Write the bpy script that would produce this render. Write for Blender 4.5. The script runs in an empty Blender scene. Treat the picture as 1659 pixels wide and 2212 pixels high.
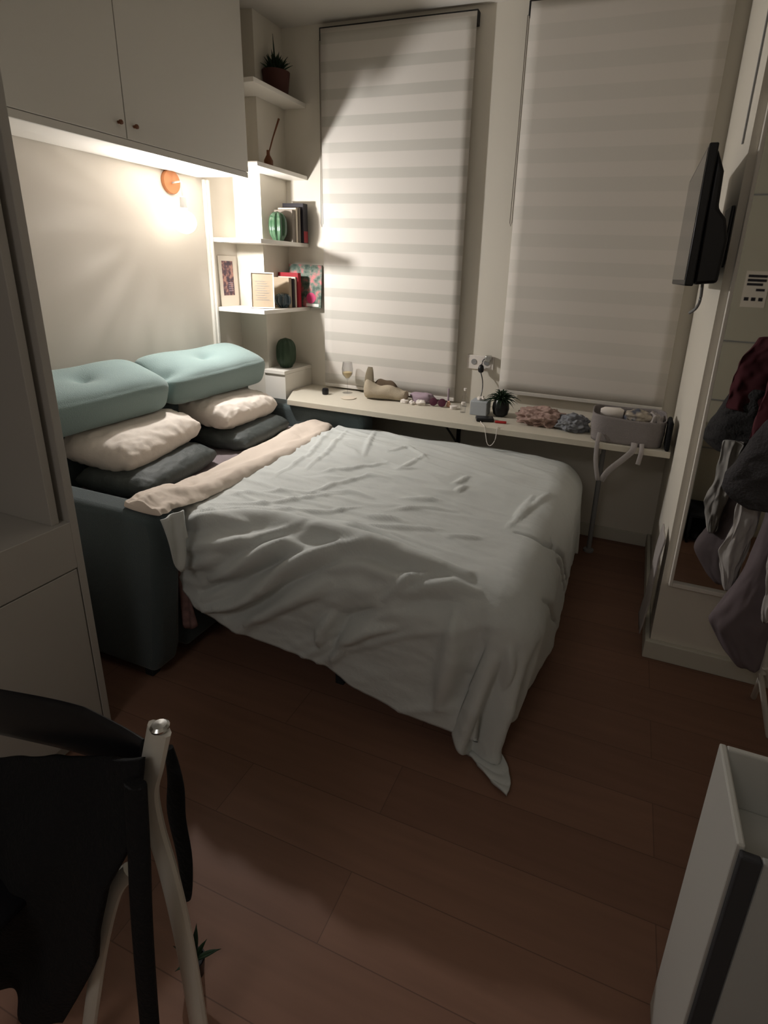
import bpy, bmesh, math, random
import numpy as np
from mathutils import Vector, Matrix, noise
random.seed(7)
S = bpy.context.scene
COL = S.collection
PI = math.pi

# ------------------------------------------------------------------ materials
def srgb(r, g, b):
    f = lambda c: (c/255/12.92) if c/255 <= .04045 else ((c/255+.055)/1.055)**2.4
    return (f(r), f(g), f(b), 1)

def mat(name, col, rough=.7, metal=0, bump=0, bscale=40, var=0, vscale=6, spec=.3, sheen=0, coat=0):
    m = bpy.data.materials.new(name); m.use_nodes = True
    nt = m.node_tree; b = nt.nodes['Principled BSDF']
    b.inputs['Base Color'].default_value = col
    b.inputs['Roughness'].default_value = rough
    b.inputs['Metallic'].default_value = metal
    b.inputs['Specular IOR Level'].default_value = spec
    if sheen: b.inputs['Sheen Weight'].default_value = sheen
    if coat: b.inputs['Coat Weight'].default_value = coat
    tc = nt.nodes.new('ShaderNodeTexCoord')
    if bump:
        n = nt.nodes.new('ShaderNodeTexNoise'); n.inputs['Scale'].default_value = bscale
        n.inputs['Detail'].default_value = 4
        nt.links.new(tc.outputs['Object'], n.inputs['Vector'])
        bp = nt.nodes.new('ShaderNodeBump'); bp.inputs['Strength'].default_value = bump
        bp.inputs['Distance'].default_value = .01
        nt.links.new(n.outputs['Fac'], bp.inputs['Height'])
        nt.links.new(bp.outputs['Normal'], b.inputs['Normal'])
    if var:
        n = nt.nodes.new('ShaderNodeTexNoise'); n.inputs['Scale'].default_value = vscale
        nt.links.new(tc.outputs['Object'], n.inputs['Vector'])
        mx = nt.nodes.new('ShaderNodeMixRGB'); mx.inputs[1].default_value = [c*(1-var) for c in col[:3]]+[1]
        mx.inputs[2].default_value = [min(1, c*(1+var)) for c in col[:3]]+[1]
        nt.links.new(n.outputs['Fac'], mx.inputs[0]); nt.links.new(mx.outputs[0], b.inputs['Base Color'])
    return m

M = {}
M['wall'] = mat('wall_paint', (.72, .68, .60, 1), .8, bump=.08, bscale=25)
M['plaster'] = mat('niche_wall_paint', (.64, .59, .52, 1), .75, bump=.12, bscale=9)
M['ceiling'] = mat('ceiling_paint', (.62, .59, .54, 1), .9)
M['cup'] = mat('cupboard_laminate', (.62, .60, .55, 1), .5)
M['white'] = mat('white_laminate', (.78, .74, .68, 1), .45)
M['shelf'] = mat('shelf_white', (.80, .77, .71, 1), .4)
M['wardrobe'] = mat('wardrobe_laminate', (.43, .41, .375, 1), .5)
M['teal'] = mat('teal_upholstery', (.22, .305, .295, 1), .9, bump=.3, bscale=220, sheen=.3)
M['sofa'] = mat('sofa_teal_grey', (.058, .078, .082, 1), .9, bump=.3, bscale=220, sheen=.2)
M['sofa_dark'] = mat('sofa_underside', (.02, .022, .024, 1), .9)
M['mattress'] = mat('mattress_cover', (.10, .10, .11, 1), .9)
M['sheet'] = mat('mauve_grey_sheet', (.25, .21, .22, 1), .9, bump=.4, bscale=30, var=.3, vscale=9)
M['duvet'] = mat('duvet_grey_green_cotton', (.59, .615, .60, 1), .85, bump=.12, bscale=60, var=.04, vscale=3)
M['cream'] = mat('cream_cotton', (.68, .59, .51, 1), .85, bump=.15, bscale=60)
M['pinktail'] = mat('mottled_pink_cotton', (.22, .13, .12, 1), .9, var=.5, vscale=40)
M['pillow'] = mat('cream_pillowcase', (.76, .69, .62, 1), .85, bump=.15, bscale=50)
M['darkpillow'] = mat('dark_grey_pillowcase', (.06, .07, .068, 1), .6, bump=.2, bscale=60)
M['metal_w'] = mat('white_painted_metal', (.62, .60, .54, 1), .35, spec=.5)
M['steel'] = mat('steel', (.6, .6, .58, 1), .25, metal=1)
M['black'] = mat('black_plastic', (.006, .006, .008, 1), .35, spec=.4)
M['blackcloth'] = mat('black_cloth', (.006, .006, .007, 1), .95, bump=.4, bscale=90)
M['screen'] = mat('tv_glass', (.01, .01, .012, 1), .12, spec=.8)
M['copper'] = mat('copper_wall_disc', (.40, .16, .065, 1), .6)
M['lampw'] = mat('white_lamp_metal', (.46, .45, .43, 1), .4)
M['blackthin'] = mat('headrail_shadow_dark', (.02, .02, .02, 1), .6)
M['skirt'] = mat('skirting_paint', (.60, .58, .50, 1), .6)
M['green'] = mat('green_glazed_ceramic', (.035, .09, .045, 1), .12, spec=.8)
M['bluegreen'] = mat('blue_green_glazed_ceramic', (.02, .045, .06, 1), .12, spec=.8)
M['leaf'] = mat('dark_leaf', (.012, .03, .012, 1), .6)
M['leaf2'] = mat('leaf_green', (.03, .055, .03, 1), .5, var=.3)
M['terra'] = mat('terracotta', (.07, .026, .021, 1), .8)
M['brown'] = mat('brown_wood', (.14, .05, .02, 1), .5)
M['paper'] = mat('paper', (.72, .66, .58, 1), .8)
M['beige'] = mat('beige_cover', (.35, .28, .2, 1), .7)
M['bookgrey'] = mat('taupe_book_cover', (.20, .17, .14, 1), .5)
M['bookblack'] = mat('black_book_cover', (.012, .01, .015, 1), .5)
M['bookred'] = mat('red_book_cover', (.28, .012, .02, 1), .5)
M['bookpink'] = mat('pink_patch', (.55, .05, .15, 1), .5)
M['pages'] = mat('book_pages', (.62, .55, .45, 1), .9)
M['deskm'] = mat('desk_laminate', (.60, .56, .47, 1), .5, var=.04, vscale=20)
M['tote'] = mat('beige_canvas', (.42, .36, .27, 1), .95, bump=.5, bscale=200)
M['toteup'] = mat('olive_bag_end', (.19, .16, .11, 1), .9)
M['totein'] = mat('brown_bag_lining', (.10, .07, .045, 1), .9)
M['lilac'] = mat('lilac_cloth', (.35, .27, .32, 1), .9)
M['maroon'] = mat('maroon_plastic', (.06, .01, .025, 1), .35)
M['tissue'] = mat('white_tissue', (.75, .70, .65, 1), .9)
M['bluegrey'] = mat('blue_grey_card', (.40, .43, .46, 1), .7)
M['peach'] = mat('peach_plastic', (.75, .45, .33, 1), .5)
M['red'] = mat('red_plastic', (.4, .02, .02, 1), .4)
M['pinkcloth'] = mat('dusty_pink_fabric', (.36, .25, .215, 1), .95, bump=.6, bscale=60, var=.25, vscale=30)
M['greycloth'] = mat('blue_grey_fabric', (.22, .23, .25, 1), .95, bump=.4, bscale=60)
M['basket'] = mat('grey_felt', (.25, .225, .22, 1), .95, bump=.4, bscale=200)
M['basketin'] = mat('grey_felt_inside', (.06, .055, .05, 1), .95)
M['strap'] = mat('grey_cotton_strap', (.38, .35, .34, 1), .9)
M['knitdark'] = mat('charcoal_wool', (.05, .047, .05, 1), .95, bump=.6, bscale=120)
M['maroonc'] = mat('maroon_fabric', (.09, .022, .03, 1), .95)
M['whitecloth'] = mat('off_white_fabric', (.42, .40, .39, 1), .95)
M['mauvecloth'] = mat('mauve_fabric', (.16, .13, .14, 1), .95)
M['plas'] = mat('white_plastic', (.50, .50, .47, 1), .45)
M['plasgrey'] = mat('grey_plastic_door', (.36, .37, .36, 1), .5)
M['darkfelt'] = mat('charcoal_strip', (.035, .035, .038, 1), .8)
M['shoe'] = mat('black_shoe', (.012, .011, .011, 1), .6)
M['yellow'] = mat('pale_wine', (.8, .62, .3, 1), .3)
M['grey'] = mat('mid_grey_paint', (.25, .25, .25, 1), .6)
M['dooric'] = mat('hall_door_paint', (.50, .47, .38, 1), .5)

def node_mat(name):
    m = bpy.data.materials.new(name); m.use_nodes = True
    return m, m.node_tree, m.node_tree.nodes['Principled BSDF']

def zebra(name, period, duty, phase, light, dark):
    m, nt, b = node_mat(name)
    tc = nt.nodes.new('ShaderNodeTexCoord'); sp = nt.nodes.new('ShaderNodeSeparateXYZ')
    nt.links.new(tc.outputs['Object'], sp.inputs[0])
    def mth(op, a, bb=None):
        n = nt.nodes.new('ShaderNodeMath'); n.operation = op
        for i, v in enumerate((a, bb)):
            if v is None: continue
            if isinstance(v, (int, float)): n.inputs[i].default_value = v
            else: nt.links.new(v, n.inputs[i])
        return n.outputs[0]
    t = mth('FRACT', mth('DIVIDE', mth('ADD', sp.outputs[2], phase), period))
    # soft edge band: 0 light .. 1 dark
    mr = nt.nodes.new('ShaderNodeMapRange'); mr.interpolation_type = 'SMOOTHSTEP'
    nt.links.new(mth('ABSOLUTE', mth('SUBTRACT', t, .5)), mr.inputs[0])
    mr.inputs[1].default_value = duty/2+.02; mr.inputs[2].default_value = duty/2-.02
    mx = nt.nodes.new('ShaderNodeMixRGB'); mx.inputs[1].default_value = light; mx.inputs[2].default_value = dark
    nt.links.new(mr.outputs[0], mx.inputs[0]); nt.links.new(mx.outputs[0], b.inputs['Base Color'])
    b.inputs['Roughness'].default_value = .85
    return m
M['zebra1'] = zebra('zebra_blind_fabric', .140, .40, .086, (.66, .625, .58, 1), (.545, .525, .48, 1))
M['zebra2'] = zebra('zebra_blind_fabric_soft', .140, .5, .02, (.64, .60, .55, 1), (.595, .565, .515, 1))

def floor_mat():
    m, nt, b = node_mat('wood_plank_floor')
    tc = nt.nodes.new('ShaderNodeTexCoord'); mp = nt.nodes.new('ShaderNodeMapping')
    nt.links.new(tc.outputs['Object'], mp.inputs[0])
    mp.inputs['Location'].default_value = (.49, -.931+.178*20, 0)
    br = nt.nodes.new('ShaderNodeTexBrick')
    br.inputs['Scale'].default_value = 1; br.inputs['Brick Width'].default_value = 1.22
    br.inputs['Row Height'].default_value = .178; br.inputs['Mortar Size'].default_value = .0014
    br.inputs['Mortar Smooth'].default_value = .3
    br.offset = .37; br.offset_frequency = 2
    br.inputs['Color1'].default_value = (.235, .128, .088, 1)
    br.inputs['Color2'].default_value = (.195, .104, .072, 1)
    br.inputs['Mortar'].default_value = (.135, .074, .053, 1)
    nt.links.new(mp.outputs[0], br.inputs[0])
    mp2 = nt.nodes.new('ShaderNodeMapping'); mp2.inputs['Scale'].default_value = (1.2, 14, 1)
    nt.links.new(tc.outputs['Object'], mp2.inputs[0])
    n = nt.nodes.new('ShaderNodeTexNoise'); n.inputs['Scale'].default_value = 2.2; n.inputs['Detail'].default_value = 6
    nt.links.new(mp2.outputs[0], n.inputs[0])
    cr = nt.nodes.new('ShaderNodeMapRange'); nt.links.new(n.outputs['Fac'], cr.inputs[0])
    cr.inputs[3].default_value = .84; cr.inputs[4].default_value = 1.16
    mx = nt.nodes.new('ShaderNodeMixRGB'); mx.blend_type = 'MULTIPLY'; mx.inputs[0].default_value = 1
    nt.links.new(br.outputs[0], mx.inputs[1]); nt.links.new(cr.outputs[0], mx.inputs[2])
    nt.links.new(mx.outputs[0], b.inputs['Base Color'])
    b.inputs['Roughness'].default_value = .55; b.inputs['Specular IOR Level'].default_value = .25
    return m
M['floor'] = floor_mat()

def splotch(name, c1, c2, c3, scale):
    m, nt, b = node_mat(name)
    tc = nt.nodes.new('ShaderNodeTexCoord')
    n = nt.nodes.new('ShaderNodeTexNoise'); n.inputs['Scale'].default_value = scale; n.inputs['Detail'].default_value = 3
    nt.links.new(tc.outputs['Object'], n.inputs[0])
    r = nt.nodes.new('ShaderNodeValToRGB'); nt.links.new(n.outputs['Fac'], r.inputs[0])
    r.color_ramp.elements[0].position = .38; r.color_ramp.elements[0].color = c1
    r.color_ramp.elements[1].position = .62; r.color_ramp.elements[1].color = c3
    e = r.color_ramp.elements.new(.5); e.color = c2
    nt.links.new(r.outputs[0], b.inputs['Base Color']); b.inputs['Roughness'].default_value = .6
    return m
M['collage'] = splotch('dark_collage_print', (.05, .03, .05, 1), (.14, .07, .08, 1), (.42, .22, .18, 1), 30)
M['floral'] = splotch('green_floral_print', (.03, .07, .05, 1), (.13, .17, .13, 1), (.5, .16, .16, 1), 22)
M['print'] = splotch('patterned_pouch', (.06, .07, .10, 1), (.35, .30, .24, 1), (.45, .40, .33, 1), 22)

def glass_mat(name, tint, gl=.12, emis=0):
    m = bpy.data.materials.new(name); m.use_nodes = True; nt = m.node_tree
    for n in list(nt.nodes): nt.nodes.remove(n)
    o = nt.nodes.new('ShaderNodeOutputMaterial'); t = nt.nodes.new('ShaderNodeBsdfTransparent')
    t.inputs[0].default_value = tint
    g = nt.nodes.new('ShaderNodeBsdfGlossy'); g.inputs['Roughness'].default_value = .05
    mx = nt.nodes.new('ShaderNodeMixShader')
    lw = nt.nodes.new('ShaderNodeLayerWeight'); lw.inputs[0].default_value = gl
    nt.links.new(lw.outputs['Facing'], mx.inputs[0])
    nt.links.new(t.outputs[0], mx.inputs[1]); nt.links.new(g.outputs[0], mx.inputs[2])
    out = mx.outputs[0]
    if emis:
        e = nt.nodes.new('ShaderNodeEmission'); e.inputs[0].default_value = (1, .93, .80, 1); e.inputs[1].default_value = emis
        ad = nt.nodes.new('ShaderNodeAddShader'); nt.links.new(out, ad.inputs[0]); nt.links.new(e.outputs[0], ad.inputs[1]); out = ad.outputs[0]
    nt.links.new(out, o.inputs[0])
    return m
M['glass'] = glass_mat('clear_glass', (.93, .93, .93, 1), .2)
M['bulb'] = glass_mat('lit_bulb_glass', (1, 1, 1, 1), .3, .9)
def emit(name, col, s):
    m = bpy.data.materials.new(name); m.use_nodes = True; nt = m.node_tree
    for n in list(nt.nodes): nt.nodes.remove(n)
    o = nt.nodes.new('ShaderNodeOutputMaterial'); e = nt.nodes.new('ShaderNodeEmission')
    e.inputs[0].default_value = col; e.inputs[1].default_value = s; nt.links.new(e.outputs[0], o.inputs[0]); return m
M['filament'] = emit('glowing_filament', (1, .85, .6, 1), 7)
M['mirror'] = mat('mirror_silver', (.86, .87, .85, 1), .02, metal=1)

# ------------------------------------------------------------------ mesh helpers
def new_obj(name, bm, m, parent=None, smooth=True, sub=0, bevel=0, solid=0, angle=35):
    me = bpy.data.meshes.new(name)
    bmesh.ops.recalc_face_normals(bm, faces=bm.faces)
    bm.to_mesh(me); bm.free()
    for mm in (m if isinstance(m, (list, tuple)) else [m]): me.materials.append(mm)
    o = bpy.data.objects.new(name, me); COL.objects.link(o)
    if smooth:
        for p in me.polygons: p.use_smooth = True
        try: me.set_sharp_from_angle(angle=math.radians(angle))
        except Exception: pass
    if bevel:
        b = o.modifiers.new('b', 'BEVEL'); b.width = bevel; b.segments = 2; b.limit_method = 'ANGLE'
    if solid:
        s = o.modifiers.new('s', 'SOLIDIFY'); s.thickness = solid; s.offset = 0
    if sub:
        s = o.modifiers.new('u', 'SUBSURF'); s.levels = sub; s.render_levels = sub
    if parent: o.parent = parent
    return o

def tag(o, label, cat, group=None, kind=None):
    if label: o['label'] = label
    if cat: o['category'] = cat
    if group: o['group'] = group
    if kind: o['kind'] = kind
    return o

def thing(name, label, cat, group=None):
    o = bpy.data.objects.new(name, None); COL.objects.link(o); o.empty_display_size = .05
    return tag(o, label, cat, group)

def struct(o): o['kind'] = 'structure'; return o

def bx(bm, x0, x1, y0, y1, z0, z1):
    vs = [bm.verts.new((x, y, z)) for x in (x0, x1) for y in (y0, y1) for z in (z0, z1)]
    for f in ((0, 1, 3, 2), (4, 6, 7, 5), (0, 4, 5, 1), (2, 3, 7, 6), (0, 2, 6, 4), (1, 5, 7, 3)):
        bm.faces.new([vs[i] for i in f])
def box(*a):
    bm = bmesh.new(); bx(bm, *a); return bm
def obox(bm, c, ax, hs):
    """box centred c, axes ax (3 unit vectors), half sizes hs"""
    vs = []
    for i in (-1, 1):
        for j in (-1, 1):
            for k in (-1, 1):
                vs.append(bm.verts.new(Vector(c)+Vector(ax[0])*hs[0]*i+Vector(ax[1])*hs[1]*j+Vector(ax[2])*hs[2]*k))
    for f in ((0, 1, 3, 2), (4, 6, 7, 5), (0, 4, 5, 1), (2, 3, 7, 6), (0, 2, 6, 4), (1, 5, 7, 3)):
        bm.faces.new([vs[i] for i in f])
def prism(bm, pts, axis, a, b):
    """polygon pts in the plane perpendicular to axis, extruded a..b"""
    def P(p, t):
        return {'x': (t, p[0], p[1]), 'y': (p[0], t, p[1]), 'z': (p[0], p[1], t)}[axis]
    A = [bm.verts.new(P(p, a)) for p in pts]; B = [bm.verts.new(P(p, b)) for p in pts]
    bm.faces.new(A); bm.faces.new(B[::-1])
    n = len(pts)
    for i in range(n): bm.faces.new((A[i], A[(i+1) % n], B[(i+1) % n], B[i]))
def lathe(bm, prof, c=(0, 0, 0), n=24, rib=0, nr=0, M4=None):
    rings = []
    for r, z in prof:
        ring = []
        for i in range(n):
            t = 2*PI*i/n; rr = r*(1+rib*math.cos(nr*t)) if rib else r
            p = Vector((rr*math.cos(t), rr*math.sin(t), z))
            if M4: p = M4 @ p
            ring.append(bm.verts.new(p+Vector(c)))
        rings.append(ring)
    for a, b in zip(rings, rings[1:]):
        for i in range(n): bm.faces.new((a[i], a[(i+1) % n], b[(i+1) % n], b[i]))
    if prof[0][0] > 1e-5: bm.faces.new(rings[0][::-1])
    if prof[-1][0] > 1e-5: bm.faces.new(rings[-1])
def tube(bm, pts, r, n=10, r2=None, up=(0, 0, 1), closed=False):
    """sweep an ellipse (r along side, r2 along normal) down pts; r may be a list"""
    pts = [Vector(p) for p in pts]; N = len(pts); rings = []
    for i, p in enumerate(pts):
        t = (pts[min(i+1, N-1)]-pts[max(i-1, 0)]).normalized()
        u = Vector(up)
        if abs(t.dot(u)) > .97: u = Vector((1, 0, 0)) if abs(t.x) < .9 else Vector((0, 1, 0))
        s = t.cross(u).normalized(); w = s.cross(t).normalized()
        ra = r[i] if isinstance(r, (list, tuple)) else r
        rb = (r2[i] if isinstance(r2, (list, tuple)) else r2) if r2 is not None else ra
        rings.append([bm.verts.new(p+s*ra*math.cos(2*PI*k/n)+w*rb*math.sin(2*PI*k/n)) for k in range(n)])
    for a, b in zip(rings, rings[1:]):
        for i in range(n): bm.faces.new((a[i], a[(i+1) % n], b[(i+1) % n], b[i]))
    bm.faces.new(rings[0][::-1]); bm.faces.new(rings[-1])
def smooth_path(pts, k=6):
    P = [Vector(p) for p in pts]; out = []
    for i in range(len(P)-1):
        p0, p1, p2, p3 = P[max(i-1, 0)], P[i], P[i+1], P[min(i+2, len(P)-1)]
        for j in range(k):
            t = j/k
            out.append(.5*((2*p1)+(-p0+p2)*t+(2*p0-5*p1+4*p2-p3)*t*t+(-p0+3*p1-3*p2+p3)*t**3))
    out.append(P[-1]); return out
def grid(bm, fn, nu, nv, wrap=False):
    V = [[bm.verts.new(fn(i/nu, j/nv)) for j in range(nv+1)] for i in range(nu+1)]
    for i in range(nu):
        for j in range(nv): bm.faces.new((V[i][j], V[i+1][j], V[i+1][j+1], V[i][j+1]))
    return V
def fbm(x, y, z=0, o=3): return noise.fractal(Vector((x, y, z)), 1.0, 2.0, o)

# ------------------------------------------------------------------ camera
yaw, pitch, roll, F, DX, DY = -3.47945190e-01, 3.14092337e-01, 4.32379163e-02, 1178.20862, 84.6995436, -140.655041
cy, sy, cp, sp = math.cos(yaw), math.sin(yaw), math.cos(pitch), math.sin(pitch)
f = Vector((sy*cp, cy*cp, -sp)); r = Vector((cy, -sy, 0)); u = r.cross(f)
cr, sr = math.cos(roll), math.sin(roll)
rr = r*cr+u*sr; uu = -r*sr+u*cr
cam = bpy.data.cameras.new('camera'); co = bpy.data.objects.new('camera', cam); COL.objects.link(co)
co.matrix_world = Matrix(((rr.x, uu.x, -f.x, 0), (rr.y, uu.y, -f.y, 0), (rr.z, uu.z, -f.z, 1.55), (0, 0, 0, 1)))
cam.sensor_fit = 'VERTICAL'; cam.sensor_height = 24; cam.sensor_width = 18
cam.lens = F/2212*24; cam.shift_x = -DX/2212; cam.shift_y = DY/2212
cam.clip_start = .02
S.camera = co

# ------------------------------------------------------------------ room
WX, WY, CZ = -2.41, 3.295, 2.88          # bed wall, window wall, ceiling
RX0, RX1 = .272, .298                    # alcove side wall, near and far
PY = 2.215                               # front of the pier that carries the mirror
def wallbox(name, *a, m='wall'): return struct(new_obj(name, box(*a), M[m], smooth=False))
wallbox('floor', -2.6, 1.6, -2.2, 3.5, -.1, 0, m='floor')
wallbox('ceiling', -2.6, 1.6, -2.2, 3.5, CZ, CZ+.1, m='ceiling')
wallbox('wall_west', WX-.12, WX, -2.2, 3.5, 0, CZ, m='plaster')
wallbox('wall_north', WX, 1.6, WY, WY+.15, 0, CZ)
wallbox('wall_chase', WX, -2.21, 3.02, WY, 0, CZ)
bm = bmesh.new(); prism(bm, [(RX0, PY), (1.6, PY), (1.6, WY), (RX1, WY)], 'z', 0, CZ)
struct(new_obj('wall_east', bm, M['wall'], smooth=False))
wallbox('wall_southeast', .50, 1.6, .55, .67, 0, CZ, m='dooric')
wallbox('wall_outer', 1.5, 1.6, .67, PY, 0, CZ)
wallbox('wall_corridor', .50, .6, -2.2, .55, 0, CZ)
wallbox('wall_south', -2.6, .6, -2.3, -2.2, 0, CZ)
# baseboards
bm = bmesh.new()
prism(bm, [(RX0-.022, PY-.025), (1.5, PY-.025), (1.5, PY-.001), (RX0-.001, PY-.001), (RX1-.003, WY-.001), (RX1-.022, WY-.001)], 'z', 0, .085)
struct(new_obj('baseboard_east', bm, M['skirt'], smooth=False, bevel=.004))
struct(new_obj('baseboard_north', box(-2.2, RX1-.024, WY-.016, WY-.001, 0, .08), M['skirt'], smooth=False, bevel=.003))
# panel grooves on hall wall seen in the mirror
bm = bmesh.new()
for z in (.55, .86, 1.22, 2.02): bx(bm, .52, 1.5, .671, .677, z-.004, z+.004)
struct(new_obj('trim_1', bm, M['grey'], smooth=False))
# a thin grey vertical strip on the alcove side wall
xj = RX0+(RX1-RX0)*(2.42-PY)/(WY-PY)
struct(new_obj('wall_strip', box(xj-.006, xj-.001, 2.415, 2.432, 2.02, CZ-.001), M['grey'], smooth=False))
# windows behind the blinds
for k, (x0, x1, z0) in enumerate(((-1.86, -1.04, .80), (-.64, .18, .92))):
    w = bmesh.new(); z1 = 2.78; y0, y1 = WY-.022, WY-.001
    bx(w, x0, x0+.05, y0, y1, z0, z1); bx(w, x1-.05, x1, y0, y1, z0, z1)
    bx(w, x0+.05, x1-.05, y0, y1, z0, z0+.05); bx(w, x0+.05, x1-.05, y0, y1, z1-.05, z1)
    o = struct(new_obj('window_%d' % (k+1), w, M['white'], smooth=False))
    new_obj('window_glass', box(x0+.05, x1-.05, WY-.012, WY-.004, z0+.05, z1-.05), M['black'], o, smooth=False)

# ------------------------------------------------------------------ blinds
def blind(label, x0, x1, z0, z1, m, cord_z):
    t = thing('roller_blind', label, 'blind', 'zebra roller blinds over the windows')
    Y = 3.243
    def fn(a, b): return (x0+(x1-x0)*a, Y+.0015*math.sin(a*9+b*5), z0+(z1-z0)*b)
    bm = bmesh.new(); grid(bm, fn, 16, 40)
    new_obj('blind_fabric', bm, m, t, solid=.002)
    bm = bmesh.new(); bx(bm, x0-.012, x1+.004, Y+.004, WY-.003, z1-.055, z1+.010)
    new_obj('headrail', bm, M['blackthin'], t, bevel=.003, smooth=False)  # near-black colour stands in for the shadow line along the blind's top
    bm = bmesh.new(); bx(bm, x0, x1, Y-.006, Y+.006, z0-.022, z0)
    new_obj('bottom_rail', bm, m, t, bevel=.003, smooth=False)
    bm = bmesh.new(); xc = x0-.016
    tube(bm, [(xc, Y+.012, z1-.05), (xc, Y+.012, 2.2), (xc-.003, Y+.008, cord_z+.02), (xc+.004, Y+.004, cord_z), (xc+.009, Y+.008, cord_z+.02), (xc+.008, Y+.012, 2.2), (xc+.008, Y+.012, z1-.05)], .0022, 6)
    new_obj('pull_chain', bm, M['bookgrey'], t)
    return t
blind('white zebra roller blind with crisp bands, left window beside the corner shelves', -1.912, -.982, .785, 2.835, M['zebra1'], 1.78)
blind('grey-white zebra roller blind with faint bands, right window beside the television', -.702, .228, .875, 2.845, M['zebra2'], 1.80)

# ------------------------------------------------------------------ wardrobe at left
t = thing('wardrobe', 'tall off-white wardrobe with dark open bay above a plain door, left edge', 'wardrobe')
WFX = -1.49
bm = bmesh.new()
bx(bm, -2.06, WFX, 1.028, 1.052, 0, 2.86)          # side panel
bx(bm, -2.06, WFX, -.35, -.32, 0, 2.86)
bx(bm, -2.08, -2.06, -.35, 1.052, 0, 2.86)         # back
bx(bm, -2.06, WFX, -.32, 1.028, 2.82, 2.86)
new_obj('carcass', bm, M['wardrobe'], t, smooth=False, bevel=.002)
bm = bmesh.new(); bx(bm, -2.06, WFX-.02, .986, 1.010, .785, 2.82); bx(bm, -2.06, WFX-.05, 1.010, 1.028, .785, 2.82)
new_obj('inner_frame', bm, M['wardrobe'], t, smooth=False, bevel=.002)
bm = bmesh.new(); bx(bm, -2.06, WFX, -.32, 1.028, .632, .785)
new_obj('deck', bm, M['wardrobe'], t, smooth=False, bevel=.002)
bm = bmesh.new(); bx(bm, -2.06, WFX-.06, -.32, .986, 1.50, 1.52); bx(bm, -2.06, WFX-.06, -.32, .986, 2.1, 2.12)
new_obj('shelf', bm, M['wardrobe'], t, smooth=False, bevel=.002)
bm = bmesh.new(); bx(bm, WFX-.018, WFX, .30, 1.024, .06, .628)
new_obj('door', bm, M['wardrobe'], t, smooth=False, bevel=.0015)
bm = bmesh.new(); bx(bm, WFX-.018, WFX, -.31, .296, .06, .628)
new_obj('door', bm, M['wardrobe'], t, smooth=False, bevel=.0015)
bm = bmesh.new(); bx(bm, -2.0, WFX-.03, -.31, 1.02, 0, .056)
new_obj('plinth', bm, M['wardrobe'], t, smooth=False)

# ------------------------------------------------------------------ overhead cupboards
t = thing('overhead_cupboard', 'off-white overhead cupboard with two knobbed doors above the sofa bed', 'cupboard')
bm = bmesh.new(); bx(bm, WX+.001, -2.078, 1.09, 2.712, 1.99, CZ-.002)
new_obj('carcass', bm, M['white'], t, smooth=False, bevel=.002)
for y0, y1, ky in ((1.09, 1.929, 1.895), (1.933, 2.712, 1.972)):
    d = new_obj('door', box(-2.076, -2.056, y0, y1, 2.012, CZ-.004), M['cup'], t, smooth=False, bevel=.0015)
    bm = bmesh.new(); lathe(bm, [(.006, 0), (.005, .008), (.009, .012), (.009, .018), (0.0, .020)], n=14, M4=Matrix.Rotation(PI/2, 4, 'Y'))
    k = new_obj('knob', bm, M['brown'], t); k.location = (-2.056, ky, 2.065); k.parent = d
new_obj('light_pelmet', box(-2.076, -2.060, 1.09, 2.712, 1.982, 2.010), M['cup'], t, smooth=False, bevel=.001)

# ------------------------------------------------------------------ corner shelves
t = thing('corner_shelf_unit', 'white built-in corner shelf unit between bed wall and left blind', 'shelves')
bm = bmesh.new(); bx(bm, WX+.001, WX+.030, 2.765, 2.778, .76, 1.985); bx(bm, WX+.001, WX+.020, 2.748, 2.763, .76, 1.985)
new_obj('post', bm, M['shelf'], t, smooth=False, bevel=.001)
SHZ = (1.28, 1.68, 2.08, 2.48)
for z in SHZ:
    bm = bmesh.new(); prism(bm, [(WX+.002, 2.785), (-2.05, 2.785), (-2.05, WY-.002), (-2.208, WY-.002), (-2.208, 3.018), (WX+.002, 3.018)], 'z', z-.024, z)
    new_obj('shelf', bm, M['shelf'], t, smooth=False, bevel=.002)
new_obj('shelf', box(-2.208, -2.05, 2.965, WY-.002, .864, .888), M['shelf'], t, smooth=False, bevel=.002)
new_obj('boxed_base', box(-2.208, -2.052, 2.975, WY-.002, .60, .863), M['shelf'], t, smooth=False)

# ------------------------------------------------------------------ wall lamp
t = thing('wall_lamp', 'lit clear globe bulb wall lamp on a copper disc under the cupboards', 'lamp')
LY, LZ, LX = 2.508, 1.938, -2.298
BY = 2.474
bm = bmesh.new(); lathe(bm, [(.060, 0), (.060, .012), (.056, .018), (0, .018)], n=36, M4=Matrix.Rotation(PI/2, 4, 'Y'))
d = new_obj('wall_disc', bm, M['copper'], t); d.location = (WX+.001, LY, LZ)
bm = bmesh.new(); tube(bm, smooth_path([(WX+.018, LY, LZ-.004), (LX-.02, BY+.006, LZ-.004), (LX-.004, BY+.001, LZ-.012), (LX, BY, LZ-.03), (LX, BY, LZ-.072)], 5), .0042, 10)
new_obj('arm', bm, M['lampw'], t)
BZ = 1.738
bm = bmesh.new(); lathe(bm, [(.010, .125), (.016, .120), (.017, .080), (.019, .068), (.012, .060)], (LX, BY, BZ), 20)
new_obj('socket', bm, M['lampw'], t)
bm = bmesh.new(); prof = [(.012, .066)]+[(.0585*math.sin(a), .0585*math.cos(a)-.0) for a in [.35+i*(PI-.35)/16 for i in range(16)]]+[(0, -.0585)]
lathe(bm, prof, (LX, BY, BZ), 32); new_obj('bulb', bm, M['bulb'], t)
bm = bmesh.new()
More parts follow.
